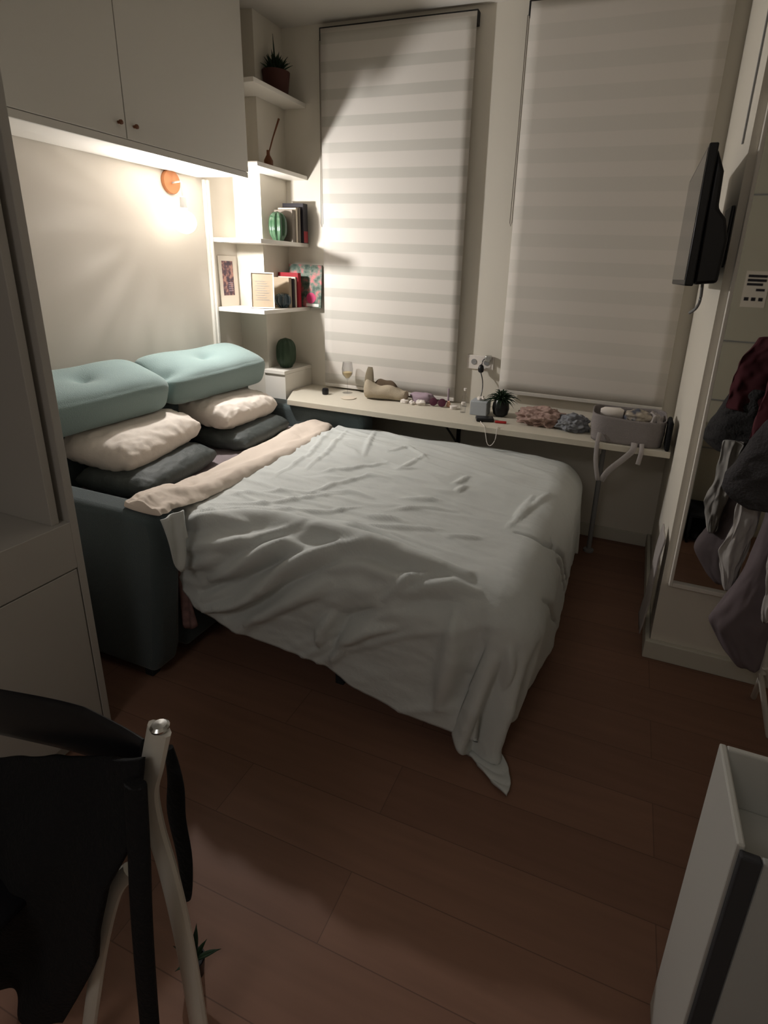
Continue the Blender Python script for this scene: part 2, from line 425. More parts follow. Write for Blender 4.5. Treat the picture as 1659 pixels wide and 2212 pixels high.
for k in range(6):
    a = k*PI/3; tube(bm, [(LX+.008*math.cos(a), BY+.008*math.sin(a), BZ+.03), (LX+.016*math.cos(a+.5), BY+.016*math.sin(a+.5), BZ-.03)], .0016, 6)
new_obj('filament', bm, M['filament'], t)

# ------------------------------------------------------------------ sofa bed
t = thing('sofa_bed', 'teal-grey sofa bed opened out flat, low padded arms, against the left wall', 'sofa bed')
def arm(y0, y1):
    bm = bmesh.new()
    prism(bm, [(-2.39, .04), (-1.50, .04), (-1.475, .12), (-1.415, .62), (-1.425, .70), (-1.46, .705), (-2.39, .705)], 'y', y0, y1)
    return new_obj('armrest', bm, M['sofa'], t, bevel=.028, angle=60)
a1 = arm(1.258, 1.375); a2 = arm(2.835, 2.985)
for o in (a1, a2): o.modifiers['b'].segments = 4
bm = bmesh.new(); bx(bm, -2.395, -2.22, 1.42, 2.833, .06, .82)
new_obj('backrest', bm, M['sofa'], t, bevel=.03)
bm = bmesh.new(); bx(bm, -2.175, -1.50, 1.425, 2.828, .05, .30)
new_obj('seat_base', bm, M['sofa'], t, bevel=.015)
bm = bmesh.new(); bx(bm, -2.17, -.22, 1.44, 2.825, .34, .568)
new_obj('mattress', bm, M['mattress'], t, bevel=.05).modifiers['b'].segments = 4
bm = bmesh.new()
for y in (1.47, 2.79): bx(bm, -1.49, -.24, y-.015, y+.015, .29, .33)
for x in (-1.45, -.9, -.26): bx(bm, x-.015, x+.015, 1.456, 2.774, .292, .328)
new_obj('bed_frame', bm, M['black'], t, smooth=False)
for x, y in ((-.86, 1.56), (-.86, 2.72), (-.42, 1.56), (-.42, 2.72)):
    bm = bmesh.new(); bx(bm, x-.018, x+.018, y-.03, y+.03, 0, .291)
    new_obj('leg', bm, M['sofa_dark'], t, bevel=.004)
for x, y in ((-2.33, 1.30), (-1.56, 1.30), (-2.33, 2.94), (-1.56, 2.94)):
    bm = bmesh.new(); bx(bm, x-.02, x+.02, y-.02, y+.02, 0, .042)
    new_obj('foot', bm, M['sofa_dark'], t, bevel=.004)

# tufted seat cushions resting on the sofa back
def tufted(y0, y1, label, tufts, tilt):
    bm = bmesh.new()
    hx, hy, hz = .162, (y1-y0)/2, .095
    nu, nv = 28, 56
    def se(c, s, e): return (abs(c)**e)*(1 if c >= 0 else -1)
    bmesh.ops.create_cube(bm, size=2)
    bmesh.ops.subdivide_edges(bm, edges=bm.edges, cuts=27, use_grid_fill=True)
    for v in bm.verts:
        x, y, z = v.co
        # superellipsoid rounding
        px, py, pz = x, y, z
        L = (abs(x)**5+abs(y)**12+abs(z)**3.6)
        k = 1/(L**(1/5)) if L > 1 else 1
        x, y, z = x*k, y*(1/(L**(1/14)) if L > 1 else 1), z*(1/(L**(1/3.4)) if L > 1 else 1)
        X, Y, Z = x*hx, y*hy, z*hz
        crown = (1-px**2)*(1-abs(py)**3)
        if pz > .2: Z += .022*crown
        for ty, tx in tufts:
            d = math.hypot((X-tx)/1.0, (Y-ty)/1.4)
            if z > 0: Z -= .040*math.exp(-(d/.032)**1.2)+.020*math.exp(-(d/.12)**2)
        Z += .004*fbm(X*6, Y*5, Z*5)
        v.co = (X, Y, Z)
    o = new_obj('seat_cushion', bm, M['teal'], None, sub=1)
    o.location = (-2.226, (y0+y1)/2, .950); o.rotation_euler = (0, math.radians(tilt), 0)
    tag(o, label, 'cushion', 'tufted cushions behind the pillows')
    return o
tufted(1.28, 2.055, 'teal tufted cushion behind the pillows, nearer one beside the wardrobe', [(.02, .0)], 17)
tufted(2.065, 2.830, 'teal tufted cushion behind the pillows, farther one beside the corner shelves', [(-.01, -.01), (-.34, .06)], 16)

# ------------------------------------------------------------------ bed sheet
def sheet_fn(a, b):
    x = -2.16+a*.84; s = b*1.62
    z = .5745+.006*fbm(x*7, s*7)+.004*fbm(x*20, s*9, 3)-.05*max(0, (s-1.30)/.1)**2*(1 if s < 1.40 else 0)-(.05 if s >= 1.40 else 0)
    y = 2.82-s
    if False:
        d = 1.44-y; y = 1.44-min(d, .025)-.006*fbm(x*20, d*5, 9)-.012; z = .49-max(0, d-.02)*1.55
    elif y < 1.432: y = 1.432-(1.432-y)*.02
    return (x, y, z)
bm = bmesh.new(); grid(bm, sheet_fn, 60, 80)
o = new_obj('bed_sheet', bm, M['sheet'], None, solid=.003)
tag(o, 'mauve-grey fitted sheet showing between the pillows and the duvet', 'sheet')

# ------------------------------------------------------------------ pillows
def pillow(name, label, m, c, L, W, H, rz, tx=0, ty=0, seed=0, sag=0, pinch=.0, crinkle=.006):
    bm = bmesh.new(); n = 44
    def side(sg):
        def fn(a, b):
            u, v = 2*a-1, 2*b-1
            h = ((1-abs(u)**3.4)**.55)*((1-abs(v)**4.2)**.5)
            ex = 1-.09*(1-v*v) if False else 1
            x = u*W/2*(1-.07*(1-abs(v)**2)*(abs(u)**3)); y = v*L/2*(1-.06*(1-abs(u)**2)*(abs(v)**3))
            kc = 1-.15*(u*u*v*v); x *= kc; y *= kc
            edge = max(abs(u), abs(v))
            cr = crinkle*(edge**2)*fbm(u*5+seed, v*7, sg*3+seed, 4)*1.6+.5*crinkle*fbm(u*2.2+seed, v*2.5, sg, 3)
            z = sg*H/2*h+cr*(1 if h > .02 else 0)+sag*(v*v)
            return (x, y, z)
        return fn
    grid(bm, side(1), n, n); grid(bm, side(-1), n, n)
    bmesh.ops.remove_doubles(bm, verts=bm.verts, dist=.0009)
    o = new_obj(name, bm, m, None, sub=1, angle=80)
    o.location = c; o.rotation_euler = (math.radians(tx), math.radians(ty), math.radians(rz))
    tag(o, label, 'pillow', 'pillows at the head of the bed')
    return o
pillow('pillow', 'dark grey pillow lying beneath the nearer cream pillow', M['darkpillow'], (-1.99, 1.80, .630), .62, .41, .125, 9, 0, 3, 11)
pillow('pillow', 'dark grey pillow lying beneath the farther cream pillow', M['darkpillow'], (-2.02, 2.49, .627), .58, .40, .12, 6, 0, 3, 5)
pillow('pillow', 'cream pillow nearer the wardrobe, on top of a dark grey one', M['pillow'], (-2.105, 1.83, .748), .64, .41, .165, 11, 2, 8, 2, crinkle=.011)
pillow('pillow', 'cream pillow nearer the shelves, on top of a dark grey one', M['pillow'], (-2.12, 2.50, .750), .60, .41, .16, 5, -2, 8, 8, crinkle=.011)

# ------------------------------------------------------------------ duvet
X1R, Y0R, Y1R, RR = -.27, 1.55, 2.80, .15   # inner rectangle before the rounded shoulders
AX0 = -1.58                                  # head end of the grey-green side
TOP = .615
#DUVET_STROKES
STROKES = [(0.012, 0.0187, [(-1.47, 1.44), (-1.36, 1.48), (-1.213, 1.497)]),
 (0.014, 0.02125, [(-1.441, 1.358), (-1.316, 1.4), (-1.154, 1.44), (-1.06, 1.505)]),
 (0.012, 0.0187, [(-1.412, 1.303), (-1.309, 1.352), (-1.257, 1.379)]),
 (0.018, 0.0221, [(-1.317, 1.276), (-1.184, 1.35), (-1.088, 1.419), (-1.03, 1.456), (-0.935, 1.459)]),
 (-0.016, 0.0255, [(-1.369, 1.208), (-1.207, 1.291), (-1.074, 1.37), (-1.008, 1.415)]),
 (0.024, 0.0238, [(-1.348, 1.144), (-1.187, 1.217), (-1.067, 1.314), (-1.001, 1.375), (-0.92, 1.434), (-0.826, 1.489), (-0.725, 1.502)]),
 (-0.016, 0.034, [(-1.254, 1.135), (-1.099, 1.228), (-0.994, 1.326), (-0.905, 1.394), (-0.817, 1.438)]),
 (0.016, 0.0221, [(-1.159, 1.14), (-1.018, 1.248), (-0.899, 1.33), (-0.817, 1.382)]),
 (0.022, 0.0425, [(-1.499, 1.451), (-1.323, 1.511), (-1.156, 1.559), (-0.944, 1.555), (-0.726, 1.544), (-0.522, 1.524), (-0.377, 1.515)]),
 (0.012, 0.02125, [(-0.973, 1.533), (-0.819, 1.527), (-0.609, 1.507), (-0.463, 1.504)]),
 (0.012, 0.0187, [(-0.868, 1.408), (-0.723, 1.452), (-0.621, 1.443), (-0.534, 1.458)]),
 (0.018, 0.0187, [(-0.804, 1.28), (-0.844, 1.199), (-0.854, 1.135)]),
 (0.014, 0.0187, [(-0.812, 1.065), (-0.756, 1.187), (-0.672, 1.253), (-0.568, 1.293)]),
 (-0.014, 0.0255, [(-0.802, 1.134), (-0.753, 1.267), (-0.656, 1.333)]),
 (0.014, 0.0187, [(-0.561, 1.401), (-0.489, 1.438), (-0.41, 1.467), (-0.323, 1.461)]),
 (0.012, 0.017, [(-0.619, 1.376), (-0.548, 1.451), (-0.47, 1.487)]),
 (-0.012, 0.0255, [(-0.568, 1.352), (-0.481, 1.404), (-0.379, 1.423)]),
 (0.0055, 0.01275, [(-1.477, 1.592), (-1.275, 1.696), (-1.145, 1.812), (-1.028, 1.909)]),
 (0.0055, 0.01275, [(-1.478, 1.704), (-1.297, 1.825), (-1.167, 1.846), (-1.129, 1.953), (-1.023, 2.108), (-0.906, 2.113)]),
 (0.0055, 0.01275, [(-1.167, 1.838), (-1.035, 1.926), (-0.897, 1.905)]),
 (0.0055, 0.01275, [(-1.324, 1.589), (-1.158, 1.671), (-1, 1.725), (-0.906, 1.817)]),
 (0.0055, 0.01275, [(-1.47, 1.492), (-1.332, 1.606), (-1.152, 1.701)]),
 (0.0055, 0.01275, [(-0.794, 1.947), (-0.629, 2)]),
 (0.0055, 0.01275, [(-0.797, 1.819), (-0.663, 1.913), (-0.537, 1.934)]),
 (0.0055, 0.01275, [(-0.529, 1.716), (-0.399, 1.76)]),
 (0.0055, 0.01275, [(-0.889, 1.649), (-0.696, 1.711), (-0.544, 1.759)]),
 (0.0055, 0.01275, [(-1.58, 2.757), (-1.426, 2.265), (-1.406, 1.916)]),
 (0.0055, 0.01275, [(-1.493, 2.779), (-1.346, 2.283), (-1.324, 2.055)]),
 (0.0055, 0.01275, [(-1.339, 2.825), (-1.148, 2.303)]),
 (0.0055, 0.01275, [(-1.054, 2.316), (-0.928, 2.257), (-0.884, 2.504)]),
 (0.0055, 0.01275, [(-1.079, 2.436), (-1.015, 2.57), (-0.861, 2.44)]),
 (0.0055, 0.01275, [(-0.942, 2.226), (-0.855, 2.287)]),
 (0.0055, 0.01275, [(-0.641, 2.183), (-0.61, 2.338)]),
 (0.0055, 0.01275, [(-0.604, 2.105), (-0.583, 2.211)]),
 (0.0055, 0.01275, [(-1.244, 2.059), (-1.125, 2.143), (-1.002, 2.299)]),
 (0.0055, 0.01275, [(-0.328, 1.882), (-0.289, 2.108), (-0.232, 2.333)]),
 (0.0055, 0.01275, [(-0.322, 2), (-0.292, 2.251)]),
 (0.0055, 0.01275, [(-0.862, 1.736), (-0.718, 1.763)]),
 (0.0055, 0.01275, [(-0.962, 1.668), (-0.752, 1.642), (-0.584, 1.595)]),
 (-0.012, 0.0102, [(-0.294, 1.856), (-0.191, 1.858), (0.254, 2.343), (0.322, 2.239)]),
 (-0.01, 0.0102, [(-0.119, 1.573), (0.235, 1.972)]),
 (-0.012, 0.0425, [(-0.298, 1.409), (-0.296, 1.283), (-0.324, 1.142), (-0.353, 1.018)]),
 (0.012, 0.02975, [(-0.164, 1.331), (-0.033, 1.242)]),
 (0.02, 0.034, [(-0.378, 1.381), (-0.379, 1.23), (-0.411, 1.039)]),
 (-0.01, 0.017, [(-0.163, 1.958), (-0.093, 1.903), (0.314, 2.325)])]
#END_STROKES
def hem_near(X):    # height of the near hem along the bed
    P = [(-1.6, .40), (-1.46, .34), (-1.36, .275), (-1.25, .245), (-1.13, .222), (-.84, .205), (-.72, .15), (-.58, .12), (-.46, .11), (-.34, .10), (-.2, .09)]
    return float(np.interp(X, [p[0] for p in P], [p[1] for p in P]))
def drape(a, b, wr=True):
    """flat cloth point (a along the bed, b across, near side negative) -> 3D, outward normal guess"""
    dx = max(0, a-X1R); dn = max(0, Y0R-b); df = max(0, b-Y1R)
    cx, cyy = min(a, X1R), min(max(b, Y0R), Y1R)
    dy = -dn if dn > 0 else df
    d = math.hypot(dx, dy)
    z = TOP+.028*math.exp(-((cx+1.0)/.5)**2-((cyy-2.3)/.5)**2)-.02*max(0, (cx+.6))/.35*0
    z += .012*fbm(a*1.7, b*1.9, 4)
    x, y = cx, cyy
    nx, ny, nz = 0, 0, 1
    if d > 0:
        ux, uy = dx/d, dy/d
        q = RR*PI/2
        if d < q:
            t = d/RR; h = RR*math.sin(t); dr = RR*(1-math.cos(t)); nx, ny, nz = ux*math.sin(t), uy*math.sin(t), math.cos(t)
        else:
            h = RR+(.02+.06*min(1, 4*abs(ux*uy))*(1 if dn > 0 else 0))*(d-q); dr = RR+(d-q); nx, ny, nz = ux, uy, .03
            corner = min(1, 4*abs(ux*uy))
            th = math.atan2(abs(uy), ux) if dx > 0 else PI/2
            h += corner*(.035*math.sin(th*9.0+1.2)*min(1, (d-q)/.25))
        x += ux*h; y += uy*h; z -= dr
        if dx > 0 and d > q:
            k_ = max(0, min(1, (1.98-b)/.55)); x -= .095*k_*k_*(3-2*k_)*min(1, (d-q)/.40)
        if z < .014:
            e = .014-z; z = .014+.004*abs(math.sin(e*50)); x += ux*e*.6; y += uy*e*.6
    return Vector((x, y, z)), Vector((nx, ny, nz)).normalized()
def stroke_disp(a, b):
    s = 0
    for (h, w, pts) in STROKES:
        best = 9
        n = len(pts)
        for i in range(n-1):
            ax, ay = pts[i]; bx_, by = pts[i+1]
            vx, vy = bx_-ax, by-ay; L = vx*vx+vy*vy
            t = max(0, min(1, ((a-ax)*vx+(b-ay)*vy)/L)) if L else 0
            tt = (i+t)/(n-1)
            d = math.hypot(a-ax-t*vx, b-ay-t*vy)/(w*(.35+.65*math.sin(PI*min(1, max(0, tt*.94+.03)))))
            if d < best: best = d; bt = tt
        if best < 3: s += h*math.exp(-best*best)*math.sin(PI*min(1, max(0, bt*.9+.05)))**.6
    return s
def duvet_pt(iu, iv, wr=True):
    """iu 0..1 head to foot hem, iv 0..1 far hem to near hem"""
    q = RR*PI/2
    aF = X1R+q+(TOP-RR-.115)+.012*math.sin(iv*17)
    a = AX0+(aF-AX0)*iu
    Xh = min(a, X1R)
    bN = Y0R-q-(TOP-RR-hem_near(Xh))
    tcorner = max(0, min(1, (a-X1R)/.45))
    bN -= .05*tcorner
    bF = Y1R+q+.10
    b = bF+(bN-bF)*iv
    p, n = drape(a, b)
    if wr:
        d = 2.1*stroke_disp(a, b)
        d += .0045*fbm(a*3.2+b*1.1, b*9, 1.5, 4)+.0016*fbm(a*9, b*26, 7, 3)
        side = max(0, min(1, (1.62-b)/.22)); left = max(0, min(1, (-.15-a)/.9)); mid = max(0, min(1, (.05-a)/.4))
        w1 = b-.42*a+.10*math.sin(a*3.1); w2 = b+.16*a*(b-1.2)
        r1 = 1-min(1, abs(fbm(a*1.1, w1*7.5, 3.3, 2))*2.1); r2 = 1-min(1, abs(fbm(a*1.5+4, w2*10, 8.1, 2))*2.2)
        d += side*(.35+.65*left)*.017*r1**2.2*mid+(1-.7*side)*(.18+.82*left**.8)*.0095*r2**2.4
        p = p+n*d
    if p.z < .012: p.z = .012
    return p
def build_duvet():
    t = thing('duvet', 'grey-green duvet with rumpled folds spread over the bed, corner touching the floor', 'duvet')
    bm = bmesh.new(); grid(bm, lambda i, j: duvet_pt(i, j), 210, 250)
    o = new_obj('duvet_cover', bm, M['duvet'], t, angle=180, solid=.012)
    # the turned-down band at the head end, cream underside showing
    Lp = [(-1.90, 2.93, .50), (-1.91, 2.80, .55), (-1.857, 2.503, .56), (-1.832, 2.226, .56), (-1.775, 1.857, .57), (-1.727, 1.643, .60), (-1.625, 1.40, .69), (-1.575, 1.285, .715)]
    Rp = [(-1.655, 2.93, .55), (-1.615, 2.80, .61), (-1.54, 2.489, .62), (-1.521, 2.235, .62), (-1.523, 1.973, .62), (-1.526, 1.752, .62), (-1.504, 1.564, .64), (-1.435, 1.375, .70), (-1.395, 1.27, .722)]
    def samp(P, t):
        P = [Vector(p) for p in P]; n = len(P)-1; f_ = min(t*n, n-1e-6); i_ = int(f_); t = f_-i_
        p0, p1, p2, p3 = P[max(i_-1, 0)], P[i_], P[i_+1], P[min(i_+2, n)]
        return .5*((2*p1)+(-p0+p2)*t+(2*p0-5*p1+4*p2-p3)*t*t+(-p0+3*p1-3*p2+p3)*t**3)
    N, Mv = 40, 150
    bm = bmesh.new(); V = []
    for jj in range(Mv+1):
        t_ = jj/Mv; A_ = samp(Lp, t_); B_ = samp(Rp, t_); row = []
        for ii in range(N):
            ph = 2*PI*ii/N; c_ = -math.cos(ph); up = math.sin(ph)
            w_ = (c_+1)/2; p = A_.lerp(B_, w_)
            prof = (1-abs(c_)**2.4)**.5
            h_ = prof*(.052 if up >= 0 else -.012)*(1-.45*max(0, (t_-.8)/.2))
            if up > 0:
                fl = w_*9+1.3*fbm(t_*5, w_*1.5, 2, 2)+t_*5.5
                h_ += prof*(.010*math.sin(fl*1.35)+.012*fbm(w_*4+t_*6, t_*16, 5, 3)+.006*abs(math.sin(fl*2.3+t_*9)))
            p = p+Vector((.006*fbm(t_*22, ph, 1)*abs(c_)*2, 0, h_))
            row.append(bm.verts.new(p))
        V.append(row)
    for j_ in range(Mv):
        for i_ in range(N): bm.faces.new((V[j_][i_], V[j_][(i_+1) % N], V[j_+1][(i_+1) % N], V[j_+1][i_]))
    bm.faces.new(V[0][::-1]); bm.faces.new(V[-1])
    o2 = new_obj('turned_down_band', bm, M['cream'], t, sub=1, angle=180); o2['label'] = 'cream turned-down band'
    bm = bmesh.new()
    def flapc(a_, b_):
        y = 1.262+.10*a_; zt_ = .712-.004*a_; zb_ = .60-.11*math.sin(PI*min(1, a_*1.1+.05))
        return (-1.388+.016*b_+.006*math.sin(a_*9+b_*3), y+.03*b_*(1-a_)*.6, zt_+(zb_-zt_)*b_)
    grid(bm, flapc, 14, 14); o3 = new_obj('hanging_corner', bm, M['duvet'], t, solid=.006, angle=180)
    bm = bmesh.new()
    def tail(a_, b_):
        z_ = .52-.33*b_
        return (-1.505+(.05+.028*b_)*a_+.012*b_, 1.405-.010*math.sin(a_*PI)-.006*math.sin(a_*11+b_*5), z_+.02*math.sin(a_*PI*1.0)*-b_)
    grid(bm, tail, 12, 20); o4 = new_obj('pink_corner', bm, M['pinktail'], t, solid=.008, angle=180); o4['label'] = 'mottled pink corner hanging beside the armrest'
build_duvet()

# ------------------------------------------------------------------ desk
t = thing('long_desk', 'long off-white desk board under both blinds, crowded with small items', 'desk')
bm = bmesh.new(); prism(bm, [(-1.925, 2.80), (RX0-.002, 2.80), (RX1-.006, WY-.002), (-2.05, WY-.002), (-2.045, 3.05)], 'z', .718, .75)
new_obj('desk_top', bm, M['deskm'], t, smooth=False, bevel=.002)
for x in (-.95, -.06):
    bm = bmesh.new(); bx(bm, x-.012, x+.012, 2.90, WY-.003, .700, .717); bx(bm, x-.012, x+.012, WY-.02, WY-.003, .44, .70)
    tube(bm, [(x, 2.95, .702), (x, WY-.015, .47)], .007, 6)
    new_obj('bracket', bm, M['black'] if x < -.5 else M['white'], t, smooth=False)
bm = bmesh.new(); tube(bm, [(-.045, 3.08, .717), (-.045, 3.08, .012)], .014, 12); lathe(bm, [(.03, 0), (.03, .012), (.014, .02)], (-.045, 3.08, 0), 16)
new_obj('leg', bm, M['grey'], t)

DZ = .7505
# --- small things on the desk
bm = bmesh.new(); lathe(bm, [(.018, 0), (.021, .006), (.022, .028), (.018, .040), (.008, .043), (0, .043)], (0, 0, 0), 18)
o = new_obj('lens_cap', bm, M['black'], None); o.location = (-1.80, 3.05, DZ)
o.name = 'round_case'; tag(o, 'small round black case at the left end of the desk', 'case')
t = thing('wine_glass', 'stemmed wine glass with pale yellow wine in front of the left blind', 'glass')
bm = bmesh.new(); lathe(bm, [(.033, 0), (.033, .002), (.004, .005), (.0035, .085), (.012, .095), (.034, .125), (.037, .16), (.030, .205), (.0288, .205), (.0355, .16), (.0325, .126), (.010, .098), (0, .097)], (-1.70, 3.165, DZ), 24)
new_obj('glass_body', bm, M['glass'], t)
bm = bmesh.new(); lathe(bm, [(0, .0985), (.010, .1), (.030, .124), (.0335, .138), (0, .138)], (-1.70, 3.165, DZ), 24)
new_obj('wine', bm, M['yellow'], t)
bm = bmesh.new(); lathe(bm, [(0, 0), (.047, 0), (.05, .003), (.048, .005), (0, .005)], (0, 0, 0), 28)
o = new_obj('coaster', bm, M['pages'], None); o.location = (-1.62, 3.03, DZ); tag(o, 'round pale coaster lying before the wine glass', 'coaster')

# canvas tote lying on its side
t = thing('canvas_bag', 'slouched beige canvas bag with brown lining, one end standing up', 'bag')
def tote(a, b):
    # a along length, b around the section
    x = -1.53+.27*a; ph = b*2*PI
    R = .062*(1-.25*a)*(1-(2*a-1)**8*.3); H = .055*(1-.35*a)
    y = 3.10+.035*a+R*math.cos(ph)*(1+.1*math.sin(a*7))
    z = DZ+.002+max(0, H*(1+math.sin(ph))*(1+.12*math.sin(a*11+1)))+.004*fbm(x*30, ph, 1)*(1 if math.sin(ph) > -.6 else 0)
    return (x, y, max(z, DZ+.001))
bm = bmesh.new(); V = grid(bm, tote, 30, 28)
bmesh.ops.remove_doubles(bm, verts=bm.verts, dist=.0005)
for e in (V[0], V[-1]):
    vs = [v for v in e if v.is_valid]
    try: bm.faces.new(vs)
    except Exception: pass
new_obj('bag_body', bm, M['tote'], t, sub=1, angle=180)
bm = bmesh.new()
def flap(a, b):
    z = DZ+.02+.180*a; w = .030*(1-a**4*.6)+.004
    return (-1.505-.006*math.sin(a*3)+w*math.sin(b*2*PI), 3.10+.008*a+.010*math.cos(b*2*PI)*(1-a**6*.8), z)
grid(bm, flap, 20, 16); bmesh.ops.remove_doubles(bm, verts=bm.verts, dist=.0005)
o = new_obj('upright_end', bm, M['toteup'], t, sub=1, angle=180); o['label'] = 'dark olive upright end'
bm = bmesh.new()
def lin(a, b):
    x = -1.49+.16*a; y = 3.13+.05*(b-.5); z = DZ+.085+.045*math.sin(PI*a)*math.sin(PI*b)+.01*math.sin(a*9)-.03*(1-math.sin(PI*b))
    return (x, y, z)
grid(bm, lin, 18, 10); o = new_obj('lining', bm, M['totein'], t, solid=.004); o['label'] = 'brown lining'

# cloth and tissues
def lump(name, m, c, sx, sy, sz, seed, parent=None, k=.35, sub=1, n=3, fr=4.0):
    bm = bmesh.new(); bmesh.ops.create_icosphere(bm, subdivisions=n, radius=1)
    for v in bm.verts:
        p = v.co.copy(); d = 1+k*fbm(p.x*fr/3+seed, p.y*fr/3, p.z*fr/3+seed*.7, 4)
        p = p*d; z = p.z*sz
        z = max(z, -sz*.55)
        v.co = Vector((p.x*sx, p.y*sy, z+sz*.55))
    o = new_obj(name, bm, m, parent, sub=sub, angle=180)
    if c: o.location = c
    return o
o = lump('folded_cloth', M['lilac'], (-1.165, 3.17, DZ), .085, .04, .045, 3); tag(o, 'crumpled lilac cloth between the canvas bag and the sunglasses', 'cloth')
for i, (x, y, sx, lab) in enumerate(((-1.262, 3.095, .026, 'crumpled white tissue against the right end of the canvas bag'), (-1.205, 3.085, .02, 'smallest crumpled white tissue, middle one of the three on the desk'), (-1.150, 3.095, .032, 'largest crumpled white tissue, in front of the lilac cloth'))):
    o = lump('crumpled_tissue', M['tissue'], (x, y, DZ), sx, .02, .016+.007*(i == 2), 20+i*3, k=.7)
    tag(o, lab, 'tissue', 'crumpled tissues on the desk')
# sunglasses
t = thing('sunglasses', 'dark maroon sunglasses lying folded beside the lilac cloth', 'sunglasses')
for dx in (-.028, .028):
    bm = bmesh.new(); lathe(bm, [(0, 0), (.024, .001), (.026, .004), (.024, .007), (0, .008)], (0, 0, 0), 20, M4=Matrix.Rotation(math.radians(68), 4, 'X'))
    o = new_obj('lens', bm, M['maroon'], t); o.location = (-1.045+dx, 3.11, DZ+.026)
bm = bmesh.new(); tube(bm, [(-1.053, 3.112, DZ+.035), (-1.037, 3.112, DZ+.035)], .003, 8)
tube(bm, smooth_path([(-1.098, 3.112, DZ+.034), (-1.09, 3.15, DZ+.030), (-1.02, 3.165, DZ+.01)]), .003, 8)
tube(bm, smooth_path([(-.992, 3.112, DZ+.034), (-1.0, 3.14, DZ+.03), (-1.07, 3.15, DZ+.008)]), .003, 8)
new_obj('temple', bm, M['maroon'], t)
# upright mascara like tube
bm = bmesh.new(); lathe(bm, [(.006, 0), (.0065, .05), (.0055, .052), (.0055, .10), (.003, .103), (0, .103)], (0, 0, 0), 14)
o = new_obj('cosmetic_tube', bm, M['lilac'], None); o.location = (-1.005, 3.19, DZ); tag(o, 'thin upright mauve cosmetic tube by the right edge of the left blind', 'tube')
bm = bmesh.new(); lathe(bm, [(.012, 0), (.014, .004), (.014, .020), (.009, .026), (.009, .034), (0, .035)], (0, 0, 0), 16)
o = new_obj('cream_tube', bm, M['peach'], None); o.location = (-.985, 3.14, DZ); tag(o, 'little peach-coloured bottle at the foot of the upright mauve tube', 'bottle')
bm = bmesh.new(); lathe(bm, [(.020, 0), (.022, .003), (.022, .012), (.023, .013), (.023, .020), (0, .021)], (0, 0, 0), 20)
o = new_obj('cream_jar', bm, M['tissue'], None); o.location = (-.94, 3.10, DZ); tag(o, 'low white lidded jar between the peach bottle and the glass jar', 'jar')
t = thing('glass_jar', 'small clear glass jar with white lid left of the tissue box', 'jar')
bm = bmesh.new(); lathe(bm, [(.016, 0), (.017, .04), (.012, .048)], (-.865, 3.05, DZ), 18); new_obj('jar_body', bm, M['glass'], t)
bm = bmesh.new(); lathe(bm, [(.013, .049), (.013, .062), (0, .063)], (-.865, 3.05, DZ), 18); new_obj('lid', bm, M['tissue'], t)
# tall clear bottle
t = thing('clear_bottle', 'slim clear bottle standing behind the little jars near the outlet', 'bottle')
bm = bmesh.new(); lathe(bm, [(.015, 0), (.016, .06), (.008, .078), (.008, .10)], (-.90, 3.20, DZ), 18); new_obj('bottle_body', bm, M['glass'], t)
bm = bmesh.new(); lathe(bm, [(.009, .1005), (.009, .115), (0, .116)], (-.90, 3.20, DZ), 16); new_obj('cap', bm, M['tissue'], t)
# tissue box
t = thing('tissue_box', 'blue-grey cardboard box with a white tuft, left of the black plant pot', 'box')
bm = bmesh.new(); bx(bm, -.815, -.715, 3.02, 3.12, DZ, DZ+.082); new_obj('box_body', bm, M['bluegrey'], t, bevel=.003)
o = lump('tissue_tuft', M['tissue'], (-.765, 3.07, DZ+.0825), .022, .018, .016, 9, t, k=.8)
# black plant pot
def spiky(bm, c, n, L, w, seed, droop=.35, up=.9, th=.001):
    rnd = random.Random(seed)
    for i in range(n):
        a = i*2.39996+rnd.random()*.3; el = up*(1-.8*(i/n))+rnd.random()*.15
        l = L*(.7+.5*rnd.random()); segs = 7
        s = Vector((-math.sin(a), math.cos(a), 0)); pr = []
        for k in range(segs+1):
            q = k/segs
            hr = l*q*math.cos(el)*1.0; z = l*(q*math.sin(el)+.25*q-droop*q*q)
            ww = w*(math.sin(PI*min(1, .12+.88*q))**.7)*(1-q**4)
            p = Vector(c)+Vector((math.cos(a)*hr, math.sin(a)*hr, z))
            pr.append((bm.verts.new(p-s*ww), bm.verts.new(p+Vector((0, 0, -ww*.5))), bm.verts.new(p+s*ww)))
        for (a0, a1, a2), (b0, b1, b2) in zip(pr, pr[1:]):
            bm.faces.new((a0, a1, b1, b0)); bm.faces.new((a1, a2, b2, b1))
t = thing('potted_plant', 'bushy dark green plant in a rounded black pot on the desk', 'plant')
bm = bmesh.new(); lathe(bm, [(.026, 0), (.042, .012), (.050, .045), (.046, .08), (.036, .098), (.032, .098), (.040, .08), (.040, .06), (0, .06)], (-.645, 3.08, DZ), 26)
new_obj('pot', bm, M['black'], t)
bm = bmesh.new(); lathe(bm, [(0, .085), (.035, .085)], (-.645, 3.08, DZ), 20); new_obj('soil', bm, M['shoe'], t)
bm = bmesh.new(); spiky(bm, (-.645, 3.08, DZ+.085), 95, .12, .0065, 3, droop=.75, up=1.35)
new_obj('leaves', bm, M['leaf'], t, solid=.0012)
